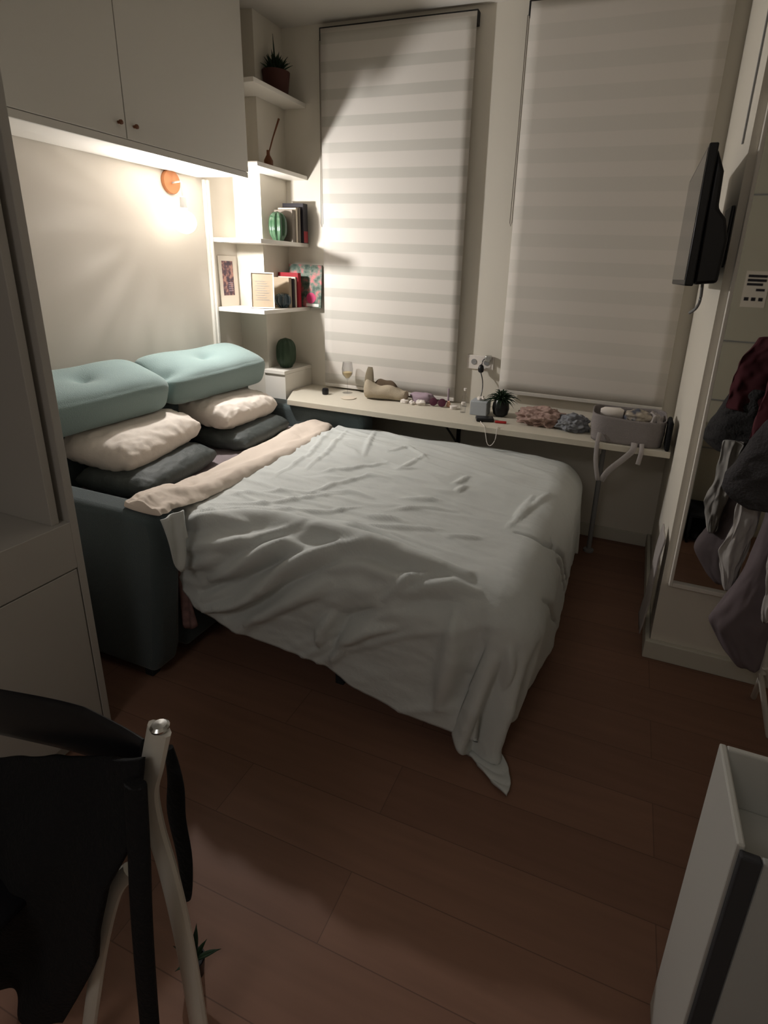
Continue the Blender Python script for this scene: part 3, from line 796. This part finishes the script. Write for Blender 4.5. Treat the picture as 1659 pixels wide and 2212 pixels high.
# phone and red item
o = new_obj('wallet', box(-.05, .05, -.035, .035, 0, .02), M['black'], None, bevel=.006); o.location = (-.70, 2.93, DZ+.0); o.rotation_euler = (0, 0, .35)
tag(o, 'black pouch lying at the desk edge in front of the tissue box', 'pouch')
o = new_obj('lighter', box(-.032, .032, -.010, .010, 0, .012), M['red'], None, bevel=.004); o.location = (-.605, 2.92, DZ); o.rotation_euler = (0, 0, .2)
tag(o, 'small red lighter right of the black pouch', 'lighter')
# dangling white cable
bm = bmesh.new(); tube(bm, smooth_path([(-.74, 2.95, DZ+.003), (-.70, 2.86, DZ+.003), (-.665, 2.797, DZ+.001), (-.655, 2.792, .71), (-.640, 2.79, .66), (-.62, 2.79, .655), (-.60, 2.79, .69), (-.595, 2.795, DZ+.001), (-.60, 2.83, DZ+.003)], 6), .0022, 6)
o = new_obj('charging_cable', bm, M['tissue'], None); tag(o, 'thin white cable looping over the front edge of the desk', 'cable')

# outlet + plug
t = thing('power_outlet', 'white double wall outlet between the two blinds above the desk', 'outlet')
new_obj('face_plate', box(-.925, -.755, WY-.012, WY-.001, .975, 1.06), M['tissue'], t, bevel=.003)
for x in (-.88, -.80):
    bm = bmesh.new(); lathe(bm, [(0, 0), (.017, 0), (.017, .003), (0, .003)], (0, 0, 0), 20, M4=Matrix.Rotation(PI/2, 4, 'X'))
    o = new_obj('socket', bm, M['grey'], t); o.location = (x, WY-.0125, 1.02)
t = thing('power_plug', 'black plug with cord hanging from the wall outlet', 'plug')
bm = bmesh.new(); lathe(bm, [(.007, -.025), (.016, -.018), (.019, 0), (.014, .018), (.006, .026)], (-.825, 3.255, .985), 16); new_obj('plug_body', bm, M['black'], t)
bm = bmesh.new(); tube(bm, smooth_path([(-.825, 3.255, .965), (-.805, 3.24, .91), (-.80, 3.22, .85), (-.80, 3.15, .76)]), .003, 8); tube(bm, smooth_path([(-.825, 3.255, 1.0), (-.815, 3.26, 1.04), (-.80, 3.277, 1.045)]), .003, 8); new_obj('cord', bm, M['black'], t)
t = thing('plug_adapter', 'shiny steel plug adapter in the right socket of the wall outlet', 'adapter')
new_obj('adapter_body', box(-.805, -.765, 3.245, 3.281, 1.03, 1.07), M['steel'], t, bevel=.008)

# clothes heap
o = lump('folded_blanket', M['pinkcloth'], (-.40, 3.03, DZ), .125, .10, .058, 31, k=.42, n=5, fr=8); tag(o, 'dusty pink knitted cloth heaped on the desk', 'cloth')
o = lump('grey_garment', M['greycloth'], (-.225, 3.0, DZ), .085, .09, .055, 47, k=.38, n=5, fr=8); tag(o, 'blue-grey garment heaped between pink cloth and felt basket', 'clothing')

# felt basket
t = thing('felt_basket', 'grey felt basket full of baby things at the right end of the desk', 'basket')
bm = bmesh.new()
def rr_pt(ph, hx, hy, p=5):
    c, s = math.cos(ph), math.sin(ph)
    k = (abs(c)**p+abs(s)**p)**(-1/p)
    return c*k*hx, s*k*hy
def bask(a, b):
    z = DZ+.001+.135*a
    x, y = rr_pt(b*2*PI, .178-.006*(1-a), .148); wob = .004*fbm(x*9, y*9, a*3)
    return (.058+x*(1+.012*math.sin(a*3))+wob, 2.968+y, z+.006*math.sin(b*2*PI*2+1)*a)
grid(bm, bask, 12, 72); bmesh.ops.remove_doubles(bm, verts=bm.verts, dist=.0004)
new_obj('basket_wall', bm, M['basket'], t, solid=.006, angle=180)
bm = bmesh.new(); prism(bm, [(.058+x, 2.968+y) for x, y in [rr_pt(i*2*PI/40, .168, .138) for i in range(40)]], 'z', DZ+.0005, DZ+.012)
new_obj('basket_floor', bm, M['basketin'], t)
new_obj('divider', box(.045, .051, 2.835, 3.10, DZ+.014, DZ+.118), M['basket'], t)
for pth, w in ((smooth_path([(-.07, 2.815, DZ+.05), (-.075, 2.80, .74), (-.07, 2.785, .66), (-.052, 2.78, .58), (-.045, 2.785, .555)]), .011),
            (smooth_path([(.10, 2.812, DZ+.02), (.095, 2.79, .735), (.06, 2.78, .69), (.0, 2.775, .62), (-.03, 2.785, .555)]), .015),
            (smooth_path([(.135, 2.812, DZ+.02), (.137, 2.79, .73), (.13, 2.785, .67)]), .011)):
    bm = bmesh.new(); tube(bm, pth, w, 10, .003, up=(0, 1, 0)); new_obj('strap', bm, M['strap'], t)
# contents
bm = bmesh.new(); tube(bm, [(-.085, 2.95, DZ+.125), (-.065, 2.95, DZ+.126), (.010, 2.955, DZ+.128), (.028, 2.955, DZ+.127)], [.020, .03, .03, .022], 20)
o = new_obj('rolled_cloth', bm, M['tissue'], None); tag(o, 'white rolled cloth on top of the felt basket, left half', 'cloth')
o = lump('patterned_pouch', M['print'], (.135-.04, 2.95, DZ+.105), .07, .07, .038, 71, k=.25, n=4); tag(o, 'beige pouch with dark blue pattern on the felt basket', 'pouch')
o = lump('muslin_cloth', M['strap'], (.185, 2.965, DZ+.075), .035, .08, .05, 12, k=.6, n=4); tag(o, 'crumpled light cloth in the right end of the felt basket', 'cloth')

# narrow black block beside basket
def black_sheet(a, b):
    return (RX0-.03+.008*math.sin(b*7)-.006*fbm(a*3, b*3, 1), 2.83+.07*a, .56+.36*b-.03*math.sin(PI*a))
o = new_obj('black_block', box(.240, .262, 2.80, 2.93, DZ+.0, DZ+.15), M['blackcloth'], None, bevel=.009, sub=0)
tag(o, 'narrow black block squeezed between the felt basket and the side wall', 'bag')

# ------------------------------------------------------------------ shelf contents
def cactus(name, label, c, r, h, m, n=8, rib=.13, top=.8):
    prof = [(r*.45, 0), (r*.6, .004)]
    for i in range(1, 19):
        q = i/18; w_ = abs(2*q-.96); prof.append((max(.001, r*(1-min(1, w_/1.04)**3.0)**.5), .006+h*q))
    prof[-1] = (.0005, .006+h)
    bm = bmesh.new(); lathe(bm, prof, (0, 0, 0), 64, rib, n)
    o = new_obj(name, bm, m, None, angle=180); o.location = c
    return tag(o, label, 'ornament', 'cactus ornaments on the corner shelves')
cactus('cactus_vase', 'glossy green ribbed ceramic cactus beside the books on the second shelf', (-2.12, 3.055, 1.6805), .050, .165, M['green'], 9)
cactus('cactus_vase', 'small round blue-green ribbed ceramic cactus beside the framed print', (-2.11, 3.065, 1.2805), .046, .085, M['bluegreen'], 9)
cactus('cactus_vase', 'tall matt green cactus on the lowest corner shelf', (-2.125, 3.10, .8885), .062, .19, M['leaf2'], 11, .06)

def book(label, c, w, h, th, m, lean=0, name='book', pm='pages'):
    """spine faces +X, covers face -Y/+Y; c = lower corner at the spine, near cover"""
    t = thing(name, label, 'book', 'books on the corner shelves')
    bm = bmesh.new(); bx(bm, -w, 0, 0, .002, 0, h); bx(bm, -w, 0, th-.002, th, 0, h); bx(bm, -.002, 0, .002, th-.002, 0, h)
    new_obj('cover', bm, m, t, smooth=False)
    new_obj('page_block', box(-w+.004, -.003, .0022, th-.0022, .003, h-.004), M['pages'], t, smooth=False)
    t.location = c; t.rotation_euler = (math.radians(lean), 0, 0)
    return t
Z1 = 1.6805
book('taupe book nearest the green cactus on the second shelf', (-2.055, 3.115, Z1), .13, .185, .030, M['bookgrey'])
book('slim cream book second in the row beside the green cactus', (-2.05, 3.150, Z1), .13, .20, .018, M['pages'])
book('thin brown book between the cream and black ones, second shelf', (-2.045, 3.172, Z1), .14, .205, .022, M['bookgrey'])
b = book('tall black book with red foot, last in the second shelf row', (-2.03, 3.20, Z1), .15, .232, .052, M['bookblack'])
new_obj('red_band', box(.0002, .0012, .004, .048, .002, .07), M['bookred'], b, smooth=False)
Z0 = 1.2805
book('beige book nearest the small round cactus on the framed-print shelf', (-2.075, 3.085, Z0), .12, .185, .030, M['beige'])
book('narrow black book beside the beige one, framed-print shelf', (-2.07, 3.118, Z0), .13, .18, .022, M['bookblack'])
book('cream book between the black and red ones, framed-print shelf', (-2.065, 3.142, Z0), .13, .19, .014, M['pages'])
book('tall bright red book in the row on the framed-print shelf', (-2.055, 3.160, Z0), .15, .215, .034, M['bookred'])
t = thing('picture_book', 'large floral picture book with pink spot leaning on the window wall', 'book')
new_obj('cover', box(-.25, 0, 0, .012, 0, .27), M['floral'], t, smooth=False)
bm = bmesh.new(); lathe(bm, [(0, 0), (.035, 0), (.035, .001), (0, .001)], (-.075, -.0012, .06), 24, M4=Matrix.Rotation(PI/2, 4, 'X')); new_obj('pink_motif', bm, M['bookpink'], t)
new_obj('white_strip', box(-.11, -.015, -.0015, -.0002, .006, .024), M['tissue'], t, smooth=False)
t.location = (-1.935, 3.235, Z0); t.rotation_euler = (math.radians(-5), 0, 0)
# framed print
t = thing('framed_picture', 'deep white picture frame leaning at the corner of the third shelf', 'picture frame')
bm = bmesh.new(); hw, hh = .072, .108
bx(bm, -hw, -hw+.010, -.014, .014, 0, 2*hh); bx(bm, hw-.006, hw, -.014, .014, 0, 2*hh)
bx(bm, -hw+.010, hw-.006, -.014, .014, 0, .006); bx(bm, -hw+.010, hw-.006, -.014, .014, 2*hh-.006, 2*hh)
new_obj('frame', bm, M['white'], t, smooth=False)
new_obj('print', box(-hw+.010, hw-.006, -.006, .006, .006, 2*hh-.006), M['beige'], t, smooth=False)
bm = bmesh.new()
for k in range(9): bx(bm, -.04+.01*(k % 2), .04-.012*(k % 3), -.0072, -.0062, .05+.014*k, .052+.014*k)
new_obj('print_lines', bm, M['grey'], t, smooth=False)
t.location = (-2.145, 2.90, 1.2805); t.rotation_euler = (math.radians(-13), 0, math.radians(34))
# card on the wall
t = thing('photo_card', 'tall cream card with a dark photo collage leaning on the bed wall, third shelf', 'card')
new_obj('card_sheet', box(0, .004, 0, .165, 0, .30), M['paper'], t, smooth=False)
new_obj('collage', box(.0042, .0052, .028, .128, .065, .27), M['collage'], t, smooth=False)
bm = bmesh.new()
for k in range(5): bx(bm, .0054, .006, .075, .118, .09+.012*k, .095+.012*k)
new_obj('caption_lines', bm, M['lilac'], t, smooth=False)
t.location = (WX+.010, 2.832, 1.2805); t.rotation_euler = (0, math.radians(-1.5), 0)
# top plant
t = thing('potted_plant', 'dark spiky plant in a reddish pot on the topmost corner shelf', 'plant')
bm = bmesh.new(); lathe(bm, [(.055, 0), (.065, .006), (.080, .125), (.075, .125), (.068, .10), (0, .10)], (-2.145, 3.13, 2.4805), 28); new_obj('pot', bm, M['terra'], t)
bm = bmesh.new(); spiky(bm, (-2.145, 3.13, 2.585), 110, .098, .011, 9, droop=.2, up=1.5); spiky(bm, (-2.145, 3.13, 2.60), 2, .15, .010, 12, droop=.0, up=1.55)
new_obj('leaves', bm, M['leaf'], t, solid=.002)
# reed diffuser like vase
t = thing('stick_vase', 'small brown vase holding one thin stick on the upper corner shelf', 'vase')
bm = bmesh.new(); lathe(bm, [(.018, 0), (.026, .01), (.026, .045), (.010, .075), (.009, .10), (.007, .10), (.007, .075), (0, .07)], (-2.15, 3.03, 2.0805), 22); new_obj('vase_body', bm, M['brown'], t)
bm = bmesh.new(); tube(bm, [(-2.15, 3.03, 2.155), (-2.15, 3.085, 2.26), (-2.15, 3.15, 2.37)], [.004, .004, .006], 8); new_obj('stick', bm, M['brown'], t)

# ------------------------------------------------------------------ television on the side wall
t = thing('television', 'black flat television on a wall bracket, seen edge-on at right', 'television')
TX = .138; yn, yf, zb, zt = 1.985, 2.70, 1.535, 1.942
bm = bmesh.new(); bx(bm, TX, TX+.026, yn, yf, zb, zt); new_obj('screen_housing', bm, M['black'], t, bevel=.004)
new_obj('screen', box(TX-.0015, TX-.0003, yn+.012, yf-.012, zb+.018, zt-.012), M['screen'], t, smooth=False)
bm = bmesh.new(); prism(bm, [(TX+.026, zb+.004), (TX+.095, zb+.012), (TX+.100, zb+.14), (TX+.085, zb+.20), (TX+.058, zb+.23), (TX+.054, zt-.075), (TX+.026, zt-.012)], 'y', yn+.012, yf-.012); new_obj('rear_housing', bm, M['black'], t, bevel=.01)
ym = 2.33
bm = bmesh.new(); bx(bm, TX+.100, RX0-.012, ym-.05, ym+.05, 1.62, 1.72)
bx(bm, RX0-.012, RX0-.0005, ym-.08, ym+.08, 1.60, 1.80); new_obj('wall_bracket', bm, M['black'], t, bevel=.003)
bm = bmesh.new(); tube(bm, smooth_path([(TX+.06, 2.10, zb+.04), (TX+.065, 2.10, 1.50), (TX+.06, 2.12, 1.465), (TX+.045, 2.15, 1.445)]), .005, 8); new_obj('cable', bm, M['grey'], t)

# ------------------------------------------------------------------ mirror on the pier
t = thing('wall_mirror', 'tall white-framed mirror on the wall right of the television', 'mirror')
mx0, mx1, mz0, mz1 = .298, .72, .362, 2.12
bm = bmesh.new(); w = .018; y0, y1 = PY-.026, PY-.001
bx(bm, mx0, mx0+.012, y0, y1, mz0, mz1); bx(bm, mx1-w, mx1, y0, y1, mz0, mz1)
bx(bm, mx0+.012, mx1-w, y0, y1, mz0, mz0+w); bx(bm, mx0+.012, mx1-w, y0, y1, mz1-w, mz1)
new_obj('frame', bm, M['white'], t, smooth=False, bevel=.002)
new_obj('mirror_glass', box(mx0+.012, mx1-w, PY-.012, PY-.004, mz0+w, mz1-w), M['mirror'], t, smooth=False)
# things the mirror shows: notice and shoe rack by the hall wall
t = thing('paper_notice', 'white paper notice with dark printed blocks, seen in the mirror', 'notice')
new_obj('sheet', box(.575, .70, .671, .673, 1.42, 1.62), M['paper'], t, smooth=False)
bm = bmesh.new()
for i, (xa, xb, za, zb_) in enumerate(((.588, .685, 1.585, 1.60), (.588, .685, 1.562, 1.577), (.588, .670, 1.540, 1.554), (.64, .685, 1.51, 1.524), (.588, .612, 1.455, 1.475), (.625, .648, 1.455, 1.475), (.662, .685, 1.455, 1.475))):
    new_obj('print_mark', box(xa, xb, .6732, .6738, za, zb_), M['bookblack'], t, smooth=False)
t = thing('shoe_rack', 'low dark shoe rack against the hall wall, seen in the mirror', 'shoe rack')
bm = bmesh.new(); bx(bm, .51, .80, .68, .95, .175, .19); bx(bm, .51, .522, .68, .95, 0, .175); bx(bm, .788, .80, .68, .95, 0, .175); bx(bm, .522, .788, .68, .69, 0, .175)
new_obj('rack_body', bm, M['blackcloth'], t, smooth=False)
for i, x in enumerate((.575, .69)):
    t = thing('shoe', ['black shoe with white laces, left one on the floor of the shoe rack', 'black shoe with white laces, right one on the floor of the shoe rack'][i], 'shoe', 'shoes by the hall wall')
    bm = bmesh.new(); bmesh.ops.create_uvsphere(bm, u_segments=20, v_segments=12, radius=1)
    for v in bm.verts:
        a, b_, c = v.co; zz = c*.045*(1-.35*b_) + (.02 if b_ < -.2 and c > .3 else 0)
        v.co = (a*.042*(1-.15*b_), b_*.12, max(zz, -.035)+.036)
    new_obj('upper', bm, M['shoe'], t, sub=1, angle=180)
    bm = bmesh.new()
    for k in range(4): tube(bm, [(-.022, .03-.022*k, .062+.004*k), (0, .034-.022*k, .072+.004*k), (.022, .028-.022*k, .062+.004*k)], .003, 6)
    new_obj('laces', bm, M['tissue'], t)
    t.location = (x, .83, 0); t.rotation_euler = (0, 0, .15-.3*i)

# ------------------------------------------------------------------ clothes stand and clothes right of the mirror
t = thing('clothes_stand', 'white metal clothes stand at the right edge, hung with clothes', 'clothes stand')
for p in ([(.585, 1.90, .30), (.675, 1.90, .01)], [(.60, 1.88, .30), (.74, 2.02, .01)], [(.60, 1.88, .30), (.66, 2.10, .01)]):
    bm = bmesh.new(); tube(bm, p, .010, 10); new_obj('leg', bm, M['metal_w'], t)
bm = bmesh.new(); tube(bm, [(.60, 1.89, .27), (.60, 1.89, 1.62)], .013, 12); new_obj('pole', bm, M['metal_w'], t)
bm = bmesh.new()
for a in (0, 2.1, 4.2): tube(bm, smooth_path([(.60, 1.89, 1.60), (.60+.06*math.cos(a), 1.89+.06*math.sin(a), 1.57), (.60+.09*math.cos(a), 1.89+.09*math.sin(a), 1.62)]), .006, 8)
new_obj('hook', bm, M['metal_w'], t)
def garment(name, label, m, prof, yc, depth, seed, folds=5, amp=.02, cat='clothing'):
    """prof: list of (z, xleft, xright); closed hanging cloth body with folds"""
    zs = [p[0] for p in prof]; bm = bmesh.new(); n = 48; k = 30
    z0, z1 = zs[-1], zs[0]
    def fn(a, b):
        z = z1+(z0-z1)*a
        xl = np.interp(-z, [-q for q in zs], [p[1] for p in prof]); xr = np.interp(-z, [-q for q in zs], [p[2] for p in prof])
        ph = b*2*PI; hw = (xr-xl)/2
        wob = 1+amp*14*math.sin(ph*folds+seed+a*2)*(.3+.7*a)*.35
        x = (xl+xr)/2+hw*math.cos(ph); y = yc+depth*math.sin(ph)*wob
        x += .010*fbm(a*4, ph*1.2, seed)
        y += .014*fbm(a*5, ph*1.5, seed+4)
        return (x, y, z+.010*fbm(ph, a, seed))
    V = grid(bm, fn, k, n); bmesh.ops.remove_doubles(bm, verts=bm.verts, dist=.0006)
    for row in (V[0], V[-1]):
        vs = [v for v in row if v.is_valid]
        try: bm.faces.new(vs)
        except Exception: pass
    o = new_obj(name, bm, m, None, sub=1, angle=180)
    return tag(o, label, cat)
garment('dark_jumper', 'charcoal wool garment hanging at the right edge in front of the mirror', M['knitdark'],
        [(1.16, .44, .58), (1.06, .395, .60), (.96, .352, .60), (.925, .345, .60), (.895, .38, .60), (.865, .43, .60)], 1.90, .06, 2, folds=4, amp=.012)
garment('maroon_garment', 'maroon garment hanging above the charcoal one at the right edge', M['maroonc'],
        [(1.36, .47, .60), (1.28, .43, .60), (1.18, .41, .60), (1.12, .405, .60), (1.06, .41, .60)], 1.94, .022, 5, folds=6)
garment('white_garment', 'off-white garment hanging below the charcoal one at the right edge', M['whitecloth'],
        [(.94, .42, .50), (.78, .425, .49), (.66, .405, .48), (.60, .415, .47), (.54, .43, .465), (.52, .44, .455)], 1.96, .016, 7, folds=7)
garment('mauve_garment', 'dusky mauve cloth bulging low beneath the off-white garment', M['mauvecloth'],
        [(.90, .50, .60), (.70, .485, .60), (.55, .455, .60), (.47, .42, .60), (.42, .408, .60), (.36, .44, .60), (.30, .48, .60), (.27, .52, .60)], 1.91, .05, 12, folds=5)
garment('pale_scarf', 'pale scarf hanging between the charcoal garment and the frame edge', M['whitecloth'],
        [(.92, .50, .56), (.75, .51, .555), (.60, .53, .56), (.50, .54, .555)], 1.83, .012, 14, folds=5)

# pale folded board/cloth leaning low by the side wall
bm = bmesh.new()
def cl(a, b):
    z = .09+.46*b
    return (RX0-.046+.030*b+.004*math.sin(b*6)+.003*fbm(a*3, b*4), 2.22+.16*a+.004*math.sin(a*20), z)
grid(bm, cl, 14, 20)
o = new_obj('hanging_cloth', bm, M['strap'], None, solid=.006); tag(o, 'pale grey cloth hanging low against the side wall under the desk end', 'cloth')

# ------------------------------------------------------------------ white cabinet bottom right
t = thing('storage_bin', 'white rectangular lidded bin with a dark strip, bottom right corner', 'bin')
bx0, bx1, by0, by1, bz = .262, .495, .735, .935, .75
bm = bmesh.new()
bx(bm, bx0, bx0+.012, by0, by1, 0, bz); bx(bm, bx1-.012, bx1, by0, by1, 0, bz)
bx(bm, bx0+.012, bx1-.012, by1-.012, by1, 0, bz); bx(bm, bx0+.012, bx1-.012, by0, by0+.012, 0, bz-.02)
bx(bm, bx0+.012, bx1-.012, by0+.012, by1-.012, .62, .63)
new_obj('bin_body', bm, M['plas'], t, smooth=False, bevel=.003)
new_obj('front_panel', box(bx0+.034, bx1-.006, by0-.014, by0-.001, .03, bz-.006), M['plasgrey'], t, smooth=False, bevel=.003)
new_obj('dark_strip', box(bx0+.004, bx0+.033, by0-.016, by0-.001, .03, bz-.006), M['darkfelt'], t, smooth=False, bevel=.003)

# ------------------------------------------------------------------ folding chair at left
CH = []
t = thing('folding_chair', 'white-framed folding chair with black backrest, bottom left, black coat over it', 'chair')
def flat(path, w, th, nm, m='metal_w'):
    bm = bmesh.new(); tube(bm, smooth_path(path, 6), w, 12, th, up=(0, 1, 0)); return new_obj(nm, bm, M[m], t)
R_up = [(-.603, .50, .845), (-.628, .50, .765), (-.648, .50, .70), (-.646, .50, .62), (-.630, .50, .52), (-.618, .50, .40), (-.610, .50, .25), (-.605, .50, .012)]
flat(R_up, .022, .011, 'upright')
flat([(x-.44, y, z) for x, y, z in R_up], .022, .011, 'upright')
bm = bmesh.new(); lathe(bm, [(.014, 0), (.015, .004), (.011, .008), (0, .009)], (-.602, .50, .846), 14); new_obj('end_cap', bm, M['steel'], t)
flat([(-.66, .455, .56), (-.70, .45, .50), (-.745, .44, .36), (-.79, .43, .18), (-.83, .42, .010)], .016, .009, 'leg')
flat([(-1.02, .46, .50), (-1.01, .42, .40), (-1.0, .36, .22), (-.99, .30, .01)], .016, .009, 'leg')
bm = bmesh.new(); pth = smooth_path([(-.648, .505, .765), (-.75, .51, .757), (-.86, .51, .743), (-1.085, .505, .70)], 6); tube(bm, pth, [.034+.022*min(1, i_/8) for i_ in range(len(pth))], 16, .010, up=(0, 1, 0))
o = new_obj('backrest', bm, M['black'], t)
bm = bmesh.new(); bx(bm, -1.06, -.86, .20, .44, .435, .46); new_obj('seat', bm, M['black'], t, bevel=.01)

def coat():
    t = thing('black_coat', 'black coat draped over the folding chair at bottom left', 'coat')
    bm = bmesh.new()
    def fn(a, b):
        xt = -1.05+.435*b
        ztop = float(np.interp(xt, [-1.05, -.98, -.83, -.62], [.62, .65, .72, .806]))
        z = ztop-(ztop-.05)*a
        xr = float(np.interp(z, [.05, .385, .593, .70, .81], [-.885, -.707, -.648, -.60, -.615]))
        xl = -1.05-.25*a
        x = xl+(xr-xl)*b
        y = .475-.07*min(1, a*4)+.014*math.sin(b*17+a*3)*(.15+a)+.010*fbm(b*3, a*3, 2)
        return (x, y, z)
    grid(bm, fn, 50, 60)
    new_obj('coat_body', bm, M['blackcloth'], t, solid=.012, angle=180)
    bm = bmesh.new(); pth = smooth_path([(-.602, .445, .79), (-.592, .425, .67), (-.600, .42, .56), (-.616, .42, .40), (-.640, .42, .12)], 6); tube(bm, pth, [.020]*len(pth), 12, .012, up=(0, 1, 0)); new_obj('sleeve', bm, M['blackcloth'], t)
    bm = bmesh.new(); pth = smooth_path([(-.618, .526, .775), (-.614, .526, .70), (-.622, .526, .62), (-.616, .526, .52), (-.622, .526, .41)], 5)
    tube(bm, pth, [.004+.017*math.sin(PI*(i+.5)/len(pth))**.7 for i in range(len(pth))], 12, .006, up=(0, 1, 0)); new_obj('belt_end', bm, M['blackcloth'], t)
coat()
# little plant behind the chair leg
t = thing('potted_plant', 'small leafy plant on the floor behind the folding chair foot', 'plant')
bm = bmesh.new(); lathe(bm, [(.018, 0), (.024, .05), (.021, .05), (.019, .04), (0, .04)], (-.715, .60, 0), 18); new_obj('pot', bm, M['black'], t)
bm = bmesh.new(); spiky(bm, (-.715, .60, .045), 9, .055, .007, 21, droop=.2, up=1.2); new_obj('leaves', bm, M['leaf'], t, solid=.001)

# ------------------------------------------------------------------ lights
def point(name, loc, power, rad, col):
    l = bpy.data.lights.new(name, 'POINT'); l.energy = power; l.shadow_soft_size = rad; l.color = col
    o = bpy.data.objects.new(name, l); COL.objects.link(o); o.location = loc; return o
lb = point('bulb_light', (LX, BY, BZ), 35, .028, (1, .955, .92))
# output dimmed towards the wall to limit its blown-out patch; noise imitates glass streaks
lb.data.use_nodes = True; nt = lb.data.node_tree
em = [n for n in nt.nodes if n.type == 'EMISSION'][0]
tc = nt.nodes.new('ShaderNodeTexCoord'); sp_ = nt.nodes.new('ShaderNodeSeparateXYZ'); nt.links.new(tc.outputs['Normal'], sp_.inputs[0])
mp = nt.nodes.new('ShaderNodeMapping'); mp.inputs['Scale'].default_value = (2.2, 3.4, 1.1); nt.links.new(tc.outputs['Normal'], mp.inputs[0])
nz = nt.nodes.new('ShaderNodeTexNoise'); nz.inputs['Scale'].default_value = 3.6; nz.inputs['Detail'].default_value = 1.5; nz.inputs['Distortion'].default_value = .9
nt.links.new(mp.outputs[0], nz.inputs['Vector'])
m0 = nt.nodes.new('ShaderNodeMapRange'); nt.links.new(sp_.outputs[0], m0.inputs[0]); m0.inputs[1].default_value = -1
m1 = nt.nodes.new('ShaderNodeValToRGB'); nt.links.new(m0.outputs[0], m1.inputs[0]); m1.color_ramp.interpolation = 'EASE'
els = m1.color_ramp.elements
for k_, (p_, v_) in enumerate(((0, .0008), (.25, .009), (.34, .034), (.455, .42), (.60, .75), (.78, 1))):
    e_ = els[0] if k_ == 0 else (els[-1] if k_ == 5 else els.new(p_))
    e_.position = p_; e_.color = (v_, v_, v_, 1)
m2 = nt.nodes.new('ShaderNodeMapRange'); nt.links.new(nz.outputs['Fac'], m2.inputs[0]); m2.interpolation_type = 'SMOOTHSTEP'
m2.inputs[1].default_value = .38; m2.inputs[2].default_value = .62; m2.inputs[3].default_value = .55; m2.inputs[4].default_value = 1.4
m3 = nt.nodes.new('ShaderNodeMapRange'); nt.links.new(sp_.outputs[0], m3.inputs[0]); m3.inputs[1].default_value = -.25; m3.inputs[2].default_value = .0
mxn = nt.nodes.new('ShaderNodeMixRGB'); nt.links.new(m3.outputs[0], mxn.inputs[0]); nt.links.new(m2.outputs[0], mxn.inputs[1]); mxn.inputs[2].default_value = (1, 1, 1, 1)
mu = nt.nodes.new('ShaderNodeMath'); mu.operation = 'MULTIPLY'; nt.links.new(m1.outputs[0], mu.inputs[0]); nt.links.new(mxn.outputs[0], mu.inputs[1])
nt.links.new(mu.outputs[0], em.inputs['Strength'])
l = bpy.data.lights.new('fill_light', 'AREA'); l.energy = 4.3; l.size = .8; l.color = (1, .95, .92)
o = bpy.data.objects.new('fill_light', l); COL.objects.link(o); o.location = (-.6, -1.5, 2.8)  # added fill from behind the camera; no lamp is seen there
W = bpy.data.worlds.new('world'); S.world = W; W.use_nodes = True
W.node_tree.nodes['Background'].inputs[0].default_value = (.6, .58, .55, 1); W.node_tree.nodes['Background'].inputs[1].default_value = .02
S.view_settings.view_transform = 'Standard'; S.view_settings.look = 'None'; S.view_settings.gamma = 1
S.view_settings.use_curve_mapping = False
S.view_settings.exposure = 1.1
S.cycles.max_bounces = 8; S.cycles.diffuse_bounces = 5; S.cycles.transparent_max_bounces = 8
S.cycles.sample_clamp_indirect = 4; S.cycles.caustics_reflective = False; S.cycles.caustics_refractive = False
